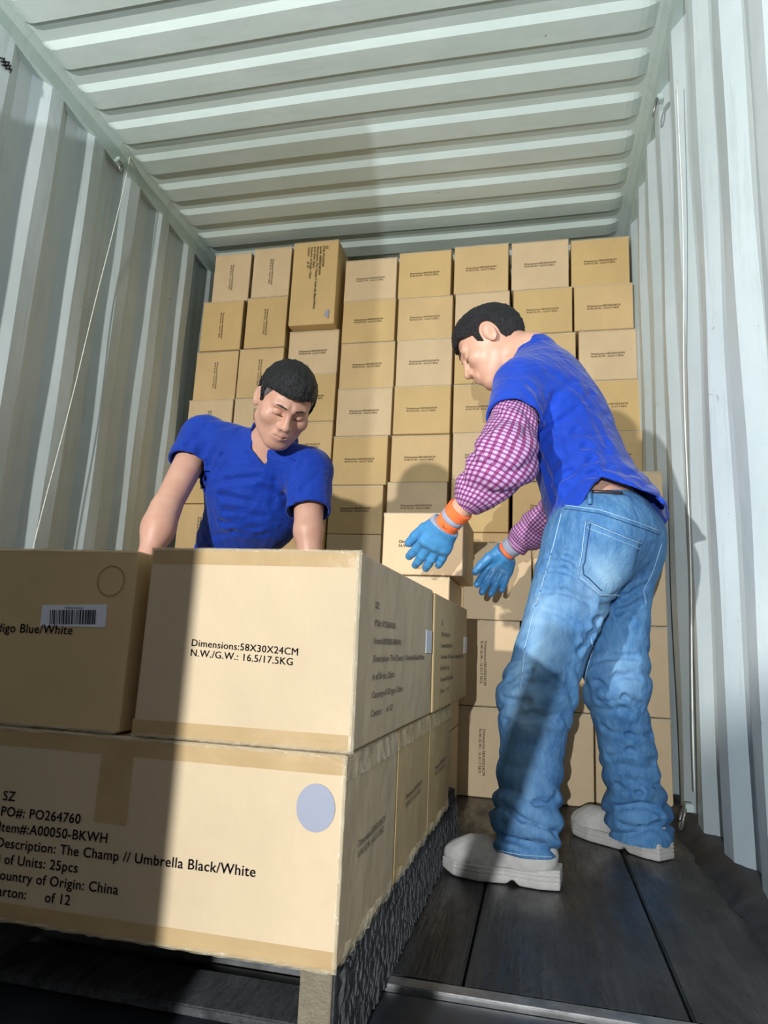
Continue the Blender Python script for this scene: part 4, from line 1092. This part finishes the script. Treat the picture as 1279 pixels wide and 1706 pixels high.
# back pocket: a patch of denim lying on the seat, with its stitching
cor = [(977, 867), (1066, 902), (1062, 960), (1028, 990), (995, 990), (962, 962)]
def patch(name, quad, nu, nv, off, mat, par, tr, th=0.002):
    a, b, c, d = [np.array(p, float) for p in quad]; V, F = [], []
    for s_ in (off, off - th):
        for i in range(nu + 1):
            for j in range(nv + 1):
                u, v = i / nu, j / nv; p = (a * (1 - u) + b * u) * (1 - v) + (d * (1 - u) + c * u) * v; V.append(on_surface(tr, p[0], p[1], s_))
    n_ = (nu + 1) * (nv + 1); q = lambda i, j, s_=0: i * (nv + 1) + j + s_ * n_
    for i in range(nu):
        for j in range(nv): F.append((q(i, j), q(i, j + 1), q(i + 1, j + 1), q(i + 1, j))); F.append((q(i, j, 1), q(i + 1, j, 1), q(i + 1, j + 1, 1), q(i, j + 1, 1)))
    for i in range(nu): F.append((q(i, 0), q(i + 1, 0), q(i + 1, 0, 1), q(i, 0, 1))); F.append((q(i, nv), q(i, nv, 1), q(i + 1, nv, 1), q(i + 1, nv)))
    for j in range(nv): F.append((q(0, j), q(0, j, 1), q(0, j + 1, 1), q(0, j + 1))); F.append((q(nu, j), q(nu, j + 1), q(nu, j + 1, 1), q(nu, j, 1)))
    return mesh_obj(name, V, F, M[mat], par, True, attr=wear(np.array(V)))
# five-sided pocket as one patch: u across, bottom edge pointed
V, F = [], []; nu, nv = 16, 18
for s_ in (0.0042, 0.001):
    for i in range(nu + 1):
        for j in range(nv + 1):
            u, v = i / nu, j / nv
            t0 = np.array([977, 868]) * (1 - u) + np.array([1066, 903]) * u
            bt = np.array([962, 960]) * (1 - u) + np.array([1050, 966]) * u + np.array([4, 32]) * (1 - abs(2 * u - 0.9) ** 1.3 if abs(2 * u - 0.9) < 1 else 0)
            p = t0 * (1 - v) + bt * v; V.append(on_surface(jt, p[0], p[1], s_))
n_ = (nu + 1) * (nv + 1)
for i in range(nu):
    for j in range(nv):
        a = i * (nv + 1) + j; F.append((a, a + 1, a + nv + 2, a + nv + 1)); F.append((a + n_, a + nv + 1 + n_, a + nv + 2 + n_, a + 1 + n_))
rim = [i * (nv + 1) for i in range(nu + 1)] + [nu * (nv + 1) + j for j in range(1, nv + 1)] + [i * (nv + 1) + nv for i in range(nu - 1, -1, -1)] + [j for j in range(nv - 1, 0, -1)]
for a, b in zip(rim, rim[1:] + rim[:1]): F.append((a, b, b + n_, a + n_))
mesh_obj('back_pocket', V, F, M['denim'], jo, True, attr=wear(np.array(V)))
seam('pocket_stitching', [(979, 871), (1066, 906)], 0.0011, 'thread', off=0.005); seam('pocket_stitching', [(978, 880), (1066, 915)], 0.0009, 'thread', off=0.005)
seam('pocket_stitching', [(977, 868), (964, 958), (998, 992), (1030, 990)], 0.0013, 'thread', off=0.005, n=50); seam('pocket_stitching', [(984, 872), (971, 955), (1000, 984)], 0.0016, 'thread_dark', off=0.005, n=40)
seam('yoke_seam', [(941, 842), (1000, 850), (1060, 870), (1098, 885)], 0.0013, 'thread'); seam('yoke_seam', [(941, 848), (1000, 856), (1060, 877), (1098, 891)], 0.0010, 'thread_dark')
seam('side_seam', [(936, 855), (925, 900), (908, 960), (890, 1020), (875, 1080), (868, 1150)], 0.0014, 'thread', n=60)
seam('inseam', [(985, 1065), (988, 1085), (978, 1115), (975, 1140)], 0.0012, 'thread')
seam('second_pocket_edge', [(1102, 905), (1088, 950), (1072, 985), (1076, 1005)], 0.0013, 'thread', n=30)
seam('hem_stitching', [(830, 1416), (870, 1424), (922, 1428)], 0.0011, 'thread', n=30)
# belt and belt loop along the waist
wb = [(928, 842), (936, 832), (950, 824), (966, 820), (985, 821), (1010, 822), (1035, 824)]
blp = [on_surface(jt, x, y, 0.004) for x, y in zip(np.interp(np.linspace(0, 6, 30), range(7), [p[0] for p in wb]), np.interp(np.linspace(0, 6, 30), range(7), [p[1] for p in wb]))]
tube_obj('belt', blp, 0.0045, M['belt'], man2, 6)
lp = [on_surface(jt, 983, y, 0.006) for y in np.linspace(818, 842, 6)]
tube_obj('belt_loop', lp, 0.0055, M['denim'], jo, 6)

# plaid over-sleeves
def sleeve(a, b, c, ra, rb, rc, name, seed):
    ax1, ax2 = nrm(b - a), nrm(c - b)
    g = union([(Cone(a, b, ra, rb), 0.04), (Cone(b, c, rb, rc), 0.04)], 0.04)
    def f(P):
        t = np.clip((P - c) @ ax2 / -0.25, -1, 3)
        pin = np.exp(-(np.clip(np.abs((P - c) @ ax2), 0, 1) / 0.035) ** 2)
        d = g(P) + 0.0048 * folds(P, b, ax2 + 0.4 * RM @ arr(1, 0, 0), 42, 1.8, seed) + 0.004 * wob(P, 20, seed) + 0.012 * pin
        pin2 = np.exp(-(np.abs((P - a) @ ax1) / 0.03) ** 2); d = d + 0.006 * pin2
        opn = np.minimum(-((P - c) @ ax2) - 0.03, ((P - a) @ ax1) - 0.03)
        d = smax(d, -np.maximum(d + 0.008, opn), 0)
        d = smax(d, (P - c) @ ax2, 0.002); return smax(d, -((P - a) @ ax1), 0.002)
    u0 = RM @ arr(0, 1, 0)
    def uv(V):
        t1 = np.clip(((V - a) @ ax1) / np.linalg.norm(b - a), 0, 1); w_ = np.where(((V - b) @ ax2) > 0, 1.0, 0.0)
        C_ = np.where(w_[:, None] > 0, b + ((V - b) @ ax2)[:, None] * ax2, a + ((V - a) @ ax1)[:, None] * ax1)
        axx = nrm(ax1 + ax2); axx = nrm(c - a); e1 = nrm(np.cross(axx, u0)); r = V - (a + ((V - a) @ axx)[:, None] * axx) - 0.35 * (C_ - (a + ((V - a) @ axx)[:, None] * axx))
        ang = np.arctan2(r @ e1, -(r @ e2)) if False else np.arctan2(r @ e1, r @ (-np.cross(e1, axx)) )
        lon = (V - a) @ nrm(c - a)
        return np.stack([ang * (rb * 1.0), lon], -1)
    lo, hi = bounds([a, b, c], max(ra, rb, rc) + 0.03)
    return sdf_obj(name, f, lo, hi, 0.0036, M['plaid'], man2, uv=uv)
cufL = wrL + nrm(elL - wrL) * 0.066
sleeve(shL + armax * 0.125, elL, cufL + nrm(elL - wrL) * 0.005, 0.062, 0.070, 0.058, 'plaid_sleeve', 1.0)
cufR = wrR + nrm(elR - wrR) * 0.020
sleeve(elR - nrm(elR - wrR) * 0.02 + nrm(elR - shR) * -0.05, elR, cufR, 0.055, 0.070, 0.052, 'plaid_sleeve', 4.0)

# gloves: knitted orange and grey cuff, blue dipped hand
def glove(H, wr, el, seed, gback):
    ax = nrm(el - wr); c0 = wr - ax * 0.035; c1 = wr + ax * 0.055
    f = lambda P: union([(p, k) for p, k in H.P], 0.01)(P) - 0.0022 + 0.0011 * wob(P, 55, seed)
    def full(P):
        d = f(P); d = smin(d, Cone(H.W(0, 0.015, 0), wr - ax * 0.02, 0.029, 0.030)(P), 0.02)
        return smax(d, (P - (wr - ax * 0.022)) @ ax, 0.001)
    lo, hi = bounds([wr, H.W(0.05, 0, 0), H.W(-0.05, 0, 0)] + H.tips, 0.035)
    matf = (lambda Cn: np.where(((Cn - H.w) @ H.y < 0.030) & ((Cn - H.w) @ H.z > -0.012), 1, 0)) if gback else (lambda Cn: np.zeros(len(Cn)))
    o = sdf_obj('glove', full, lo, hi, 0.0024, M['glove'], man2, mats=[M['glove'], M['knit']], matf=matf)[0]
    def ring(t0, t1, nm, mat):
        A, B = c0 + ax * t0, c0 + ax * t1
        g = lambda P: smax(smax(Cone(c0, c1, 0.0320, 0.0365)(P) + 0.0006 * np.sin(((P - c0) @ ax) * 1400), (P - B) @ ax, 0.002), -((P - A) @ ax), 0.002)
        sdf_obj(nm, g, *bounds([A, B], 0.045), 0.0026, M[mat], o)
    if gback:
        ring(0.010, 0.036, 'orange_cuff_band', 'orange'); ring(0.0362, 0.052, 'grey_cuff_band', 'knit'); ring(0.0522, 0.080, 'orange_cuff_band', 'orange')
    else:
        ring(0.004, 0.024, 'orange_cuff_band', 'orange'); ring(0.0242, 0.050, 'grey_cuff_band', 'knit')
    return o
gL = glove(handL, wrL, elL, 1.0, True); gR = glove(handR, wrR, elR, 3.0, False)
# small dark mark printed on the back of the left glove
mk = [handL.W(0.004 + 0.008 * math.cos(a), 0.012 + 0.006 * math.sin(a), 0.026) for a in np.linspace(0.4, 5.2, 12)]
tube_obj('glove_mark', mk, 0.0012, M['black'], gL, 5)

# shoes: chunky pale trainers
def shoe(parent, ankle, toe, heel, s=1.0, name='shoe', mat='shoe_w', width=0.046):
    toe, heel = np.array(toe, float), np.array(heel, float); toe[2] = heel[2] = 0; y = nrm(toe - heel); x = np.cross(y, arr(0, 0, 1)); z = arr(0, 0, 1)
    W = lambda a, b, c: heel + a * x + b * y + c * z; ln = np.linalg.norm(toe - heel)
    def upper(P):
        d = Cone(W(0, 0.045, 0.062), W(0, ln - 0.075, 0.046), 0.040, 0.036)(P)
        d = smin(d, Ell(W(0, ln - 0.060, 0.042), (width, 0.062, 0.034), [x, y, z])(P), 0.03)
        d = smin(d, Cone(W(0, 0.064, 0.060), W(0, 0.074, 0.110), 0.036, 0.036)(P), 0.03)
        d = smax(d, 0.022 - P[:, 2], 0.003); d = smax(d, P[:, 2] - 0.106, 0.003)
        return d + 0.0015 * wob(P, 50, 2)
    def sole(P):
        Q = P - heel; b = Q @ y; a = Q @ x
        wv = np.interp(b, [0, 0.04, 0.12, ln - 0.09, ln - 0.03, ln], [0.030, 0.042, 0.038, 0.051, 0.042, 0.018])
        d = np.maximum(np.abs(a) - wv, np.maximum(-b, b - ln)); 
        bot = 0.002 + 0.010 * np.clip((b - ln + 0.06) / 0.06, 0, 1) ** 2
        notch = 0.010 * np.exp(-((b - 0.10) / 0.010) ** 2)
        d = smax(d, bot + notch - P[:, 2], 0.006); d = smax(d, P[:, 2] - (0.034 + 0.008 * np.clip((0.08 - b) / 0.08, 0, 1)), 0.004)
        return d - 0.001 + 0.0012 * np.cos((P[:, 2]) * 700) * (P[:, 2] > 0.014)
    r = empty(name, heel) if False else None
    lo, hi = bounds([W(-.06, -.02, 0), W(.06, ln + .02, 0.13), W(.06, -.02, 0), W(-.06, ln + .02, .13)], 0.015)
    o = sdf_obj(name, upper, lo, hi, 0.0034, M[mat], parent)[0]
    sdf_obj('sole', sole, lo, hi, 0.0030, M['sole'], o)
    return o
tL, hL_ = atZ(738, 1452, 0.0), atZ(928, 1484, 0.0)
shoe(man2, anL, (anL[0] - 0.185, anL[1] + 0.010, 0), (anL[0] + 0.075, anL[1] - 0.02, 0))
shoe(man2, anR, (anR[0] - 0.155, anR[1] + 0.150, 0), (anR[0] + 0.058, anR[1] - 0.060, 0))

# ================================================================ THE MAN BENDING OVER THE CARTONS (left)
neck3 = atY(452, 742, 2.12)
pel3 = atY(376, 955, 2.43)
s3 = neck3 - pel3; sp3 = nrm(s3)
shA = atY(338, 728, 2.17); shB = atY(516, 785, 2.13)          # image left, image right
lat3 = nrm(shB - shA); fr3 = nrm(np.cross(sp3, lat3)); fr3 = fr3 if fr3[1] < 0 else -fr3
elA = atY(276, 848, 2.02); wrA = atY(238, 950, 1.93)
elB = atY(514, 885, 2.05); wrB = atY(520, 985, 2.03) + arr(0.0, 0, 0)
h3 = atY(474, 674, 1.99)
f3 = nrm(arr(0.46, -0.70, -0.78)); u3 = nrm(arr(0.50, -0.50, 0.80))
head3 = Head(h3, f3, u3, 1.11, neck_to=neck3, neck_r=0.056, plump=1.12)
ch3 = pel3 + s3 * 0.66 + fr3 * 0.01
hipA = pel3 + lat3 * -0.09 + arr(0, 0, -0.02); hipB = pel3 + lat3 * 0.09 + arr(0, 0, -0.02); hipA[2] = hipB[2] = pel3[2] - 0.03
knA = arr(hipA[0] - 0.05, 2.24, 0.44); knB = arr(hipB[0] + 0.06, 2.24, 0.44); anA = arr(knA[0], 2.50, 0.09); anB = arr(knB[0], 2.48, 0.09)
hA = Hand(wrA, nrm(wrA - elA) + arr(0.1, -0.2, 0), nrm(arr(-1, -0.2, 0.2)), 1, 1.0, curl=0.3)
hB = Hand(wrB, nrm(wrB - elB) + arr(-0.1, -0.2, 0), nrm(arr(1, -0.2, 0.2)), -1, 1.0, curl=0.3)
body3 = union([
    (head3, 0.02),
    (Cone(pel3 + s3 * 0.05, ch3, 0.108, 0.125, fr3, 0.80), 0.06),
    (Cone(shA, shB, 0.056, 0.056), 0.06), (Cone(neck3 - sp3 * 0.05, neck3, 0.07, 0.062), 0.05),
    (Cone(shA, elA, 0.056, 0.047), 0.03), (Cone(elA, wrA, 0.047, 0.030), 0.02), (Ell((elA * 0.68 + wrA * 0.32), (0.050, 0.045, 0.05)), 0.05),
    (Cone(shB, elB, 0.056, 0.045), 0.03), (Cone(elB, wrB, 0.045, 0.030), 0.02),
    (hA, 0.012), (hB, 0.012),
    (Ell(pel3, (0.135, 0.10, 0.11), [lat3, fr3, sp3]), 0.05),
    (Cone(hipA, knA, 0.080, 0.052), 0.03), (Cone(knA, anA, 0.052, 0.036), 0.02), (Cone(hipB, knB, 0.080, 0.052), 0.03), (Cone(knB, anB, 0.052, 0.036), 0.02)], 0.03)
man3 = person('person', (pel3[0], pel3[1], 0), 'man in blue polo shirt bending over the cartons, head down, both arms reaching low')
lo, hi = bounds([h3 + .14, h3 - .14, anA, anB, pel3, shA, shB, elA, elB, wrA, wrB, knA, knB] + hA.tips + hB.tips, 0.12)
sdf_obj('body', body3, lo, hi, 0.0036, M['skin_l'], man3)
hlo, hhi = h3 - 0.17, h3 + 0.17
sdf_obj('hair', head3.hair(zf=0.058, zb=-0.050, thick=0.0085, side=0.046, seed=4.0), hlo, hhi, 0.0022, M['hair_l'], man3)
def fade3(P):
    g = head3.hair(zf=0.040, zb=-0.06, thick=0.0026, side=0.008, seed=6.0)(P); Q = head3.l(P)
    return smax(smax(g, 0.045 - np.abs(Q[:, 0]), 0.01), (Q[:, 1] - 0.030 - (Q[:, 2] - 0.01) * 0.5), 0.01)
sdf_obj('faded_side_hair', fade3, hlo, hhi, 0.0020, M['hair_grey'], man3)
for sd in (1, -1):
    sdf_obj('eyebrow', head3.brow(sd), hlo, hhi, 0.0012, M['brow'], man3); sdf_obj('eyelashes', head3.lash(sd), hlo, hhi, 0.0010, M['brow'], man3)
sdf_obj('mouth', head3.mouth(), hlo, hhi, 0.0012, M['lip'], man3)
aA, aB = nrm(elA - shA), nrm(elB - shB)
sA_, sB_ = shA + aA * 0.135, shB + aB * 0.165
tor3 = union([
    (Cone(pel3 + s3 * 0.0, pel3 + s3 * 0.55, 0.142, 0.160, fr3, 0.82), 0.05),
    (Ell(ch3, (0.185, 0.130, 0.165), [lat3, fr3, sp3]), 0.07),
    (Cone(shA * 0.94 + shB * 0.06, shB * 0.94 + shA * 0.06, 0.078, 0.076), 0.07), (Cone(neck3 - sp3 * 0.08, neck3 - sp3 * 0.03, 0.096, 0.082), 0.05)], 0.05)
slA = Cone(shA, sA_ + aA * 0.03, 0.080, 0.074); slB = Cone(shB, sB_ + aB * 0.03, 0.080, 0.072)
cr4_ = crease([(P_(345, 800, 2.02), P_(400, 720, 2.05)), (P_(350, 790, 2.02), P_(385, 745, 2.03)), (P_(345, 820, 2.04), P_(420, 800, 1.98)), (P_(330, 860, 2.1), P_(420, 845, 2.0)),
              (P_(325, 885, 2.12), P_(400, 890, 2.02)), (P_(380, 905, 2.1), P_(440, 885, 2.05)), (P_(360, 870, 2.05), P_(440, 860, 2.0)), (P_(395, 700, 2.08), P_(385, 790, 1.98)), (P_(410, 760, 2.0), P_(350, 815, 2.0)),
              (P_(480, 800, 1.98), P_(490, 760, 2.0)), (P_(300, 760, 2.08), P_(335, 730, 2.08))], 0.008, 0.009)
lo, hi = bounds([pel3, neck3, shA, shB, sA_, sB_], 0.17)
cr4 = surface_creases(lambda P: smin(smin(tor3(P), slA(P), 0.03), slB(P), 0.03), lo, hi, [
    [(348, 800), (370, 760), (400, 715)], [(345, 785), (360, 755), (375, 725)], [(342, 812), (380, 800), (430, 795)], [(338, 835), (370, 825), (420, 835)], [0.8, (330, 855), (375, 850), (440, 860)],
    [(325, 880), (370, 870), (430, 880)], [0.8, (345, 895), (390, 885), (440, 890)], [0.8, (300, 770), (315, 740), (345, 710)], [0.7, (320, 790), (330, 760), (350, 735)], [(445, 770), (460, 800), (455, 840)],
    [0.7, (400, 720), (410, 760), (420, 800)], [(485, 840), (490, 800), (505, 770)], [0.8, (495, 850), (505, 815), (530, 790)], [0.6, (430, 810), (470, 825), (485, 835)], [0.6, (385, 690), (395, 705), (420, 712)]], 0.0036, 0.0105)
def shirt3(P):
    T = tor3(P); a, b = slA(P), slB(P)
    d = smin(T, a, 0.03); d = smin(d, b, 0.03)
    d = d + 0.004 * wob(P, 13, 6.0) + 0.0015 * wob(P, 36, 1.0) + cr4(P)
    t = (P - pel3) @ sp3
    d = d + 0.0035 * folds(P, pel3, sp3 + 0.35 * lat3, 60, 1.6, 2) * np.clip(1.3 - t / 0.20, 0, 1)
    opn = np.minimum(t - 0.10, np.minimum(-((P - sA_) @ aA) - 0.035, -((P - sB_) @ aB) - 0.035))
    s = smax(d, -np.maximum(d + 0.009, opn), 0)
    s = smax(s, 0.045 - t, 0.004)
    e1 = np.where(((P - shA) @ aA > 0.05) & (seg_dist(P, shA, sA_ + aA * .1) < 0.094) & (T > 0.012), (P - sA_) @ aA, -1.0)
    e2 = np.where(((P - shB) @ aB > 0.05) & (seg_dist(P, shB, sB_ + aB * .1) < 0.094) & (T > 0.012), (P - sB_) @ aB, -1.0)
    s = np.maximum(np.maximum(s, e1), e2)
    nk = Cone(neck3 + sp3 * 0.012, neck3 + sp3 * 0.22, 0.061, 0.085)(P)
    vv = Cone(neck3 + fr3 * 0.065 + sp3 * 0.01, vtip, 0.032, 0.004)(P)
    return smax(smax(s, -nk, 0.003), -vv, 0.002)
V_, F_ = sculpt(lambda P: smin(smin(tor3(P), slA(P), 0.03), slB(P), 0.03), *bounds([pel3, neck3, shA, shB], 0.17), 0.010)
vtip = on_surface(tree_of(V_, F_), 443, 774, 0.004)
lo, hi = bounds([pel3, neck3, shA, shB, sA_, sB_], 0.17)
so, SV, SF = sdf_obj('polo_shirt', shirt3, lo, hi, 0.0036, M['blue'], man3)
st = tree_of(SV, SF)
# soft collar standing round the neck, and the placket
def collar(P):
    c = neck3 + sp3 * 0.026; t = (P - c) @ sp3
    r = Cone(neck3 - sp3 * 0.05, neck3 + sp3 * 0.05, 0.088, 0.080)(P)
    d = np.abs(r) - 0.0035; d = smax(d, np.abs(t) - 0.024, 0.003)
    front = ((P - neck3) @ fr3) - 0.030
    return smax(d, front, 0.003)
sdf_obj('collar', collar, neck3 - 0.14, neck3 + 0.14, 0.0030, M['blue'], so)
tube_obj('placket_edge', [on_surface(st, x, y, 0.002) for x, y in ((428, 712), (430, 725), (434, 742), (440, 760), (444, 768))], 0.0035, M['blue'], so)
# trousers with a drawstring
def pants(P):
    a = union([(Cone(hipA, knA, 0.098, 0.082), 0.05), (Cone(knA, anA, 0.082, 0.070), 0.05)], 0.05)(P); b = union([(Cone(hipB, knB, 0.098, 0.082), 0.05), (Cone(knB, anB, 0.082, 0.070), 0.05)], 0.05)(P)
    d = smin(a, b, 0.04); d = smin(d, Cone(pel3 - sp3 * 0.03, pel3 + sp3 * 0.12, 0.142, 0.126, fr3, 0.82)(P), 0.05)
    d = d + 0.005 * wob(P, 16, 3) + 0.003 * folds(P, knA, arr(0.1, 0.5, 1), 50, 1.5, 1)
    d = smax(d, (P - pel3 - sp3 * 0.092) @ sp3, 0.003)
    return smax(d, anB[2] - 0.02 - P[:, 2], 0.003)
lo, hi = bounds([pel3 + sp3 * .1, hipA, hipB, knA, knB, anA, anB], 0.14)
po, PV, PF = sdf_obj('khaki_trousers', pants, lo, hi, 0.0045, M['khaki'], man3)
ds = pel3 + fr3 * 0.125 + sp3 * 0.045
for sx in (-0.075, 0.03):
    tube_obj('drawstring', [ds + lat3 * sx + sp3 * 0.01, ds + lat3 * (sx + 0.012) + fr3 * 0.012 - sp3 * 0.01, ds + lat3 * (sx + 0.016) + fr3 * 0.008 - sp3 * 0.05], 0.0022, M['black'], po, 5)
shoe(man3, anA, (anA[0] - 0.02, anA[1] - 0.19, 0), (anA[0], anA[1] + 0.08, 0)); shoe(man3, anB, (anB[0] + 0.02, anB[1] - 0.19, 0), (anB[0], anB[1] + 0.08, 0))
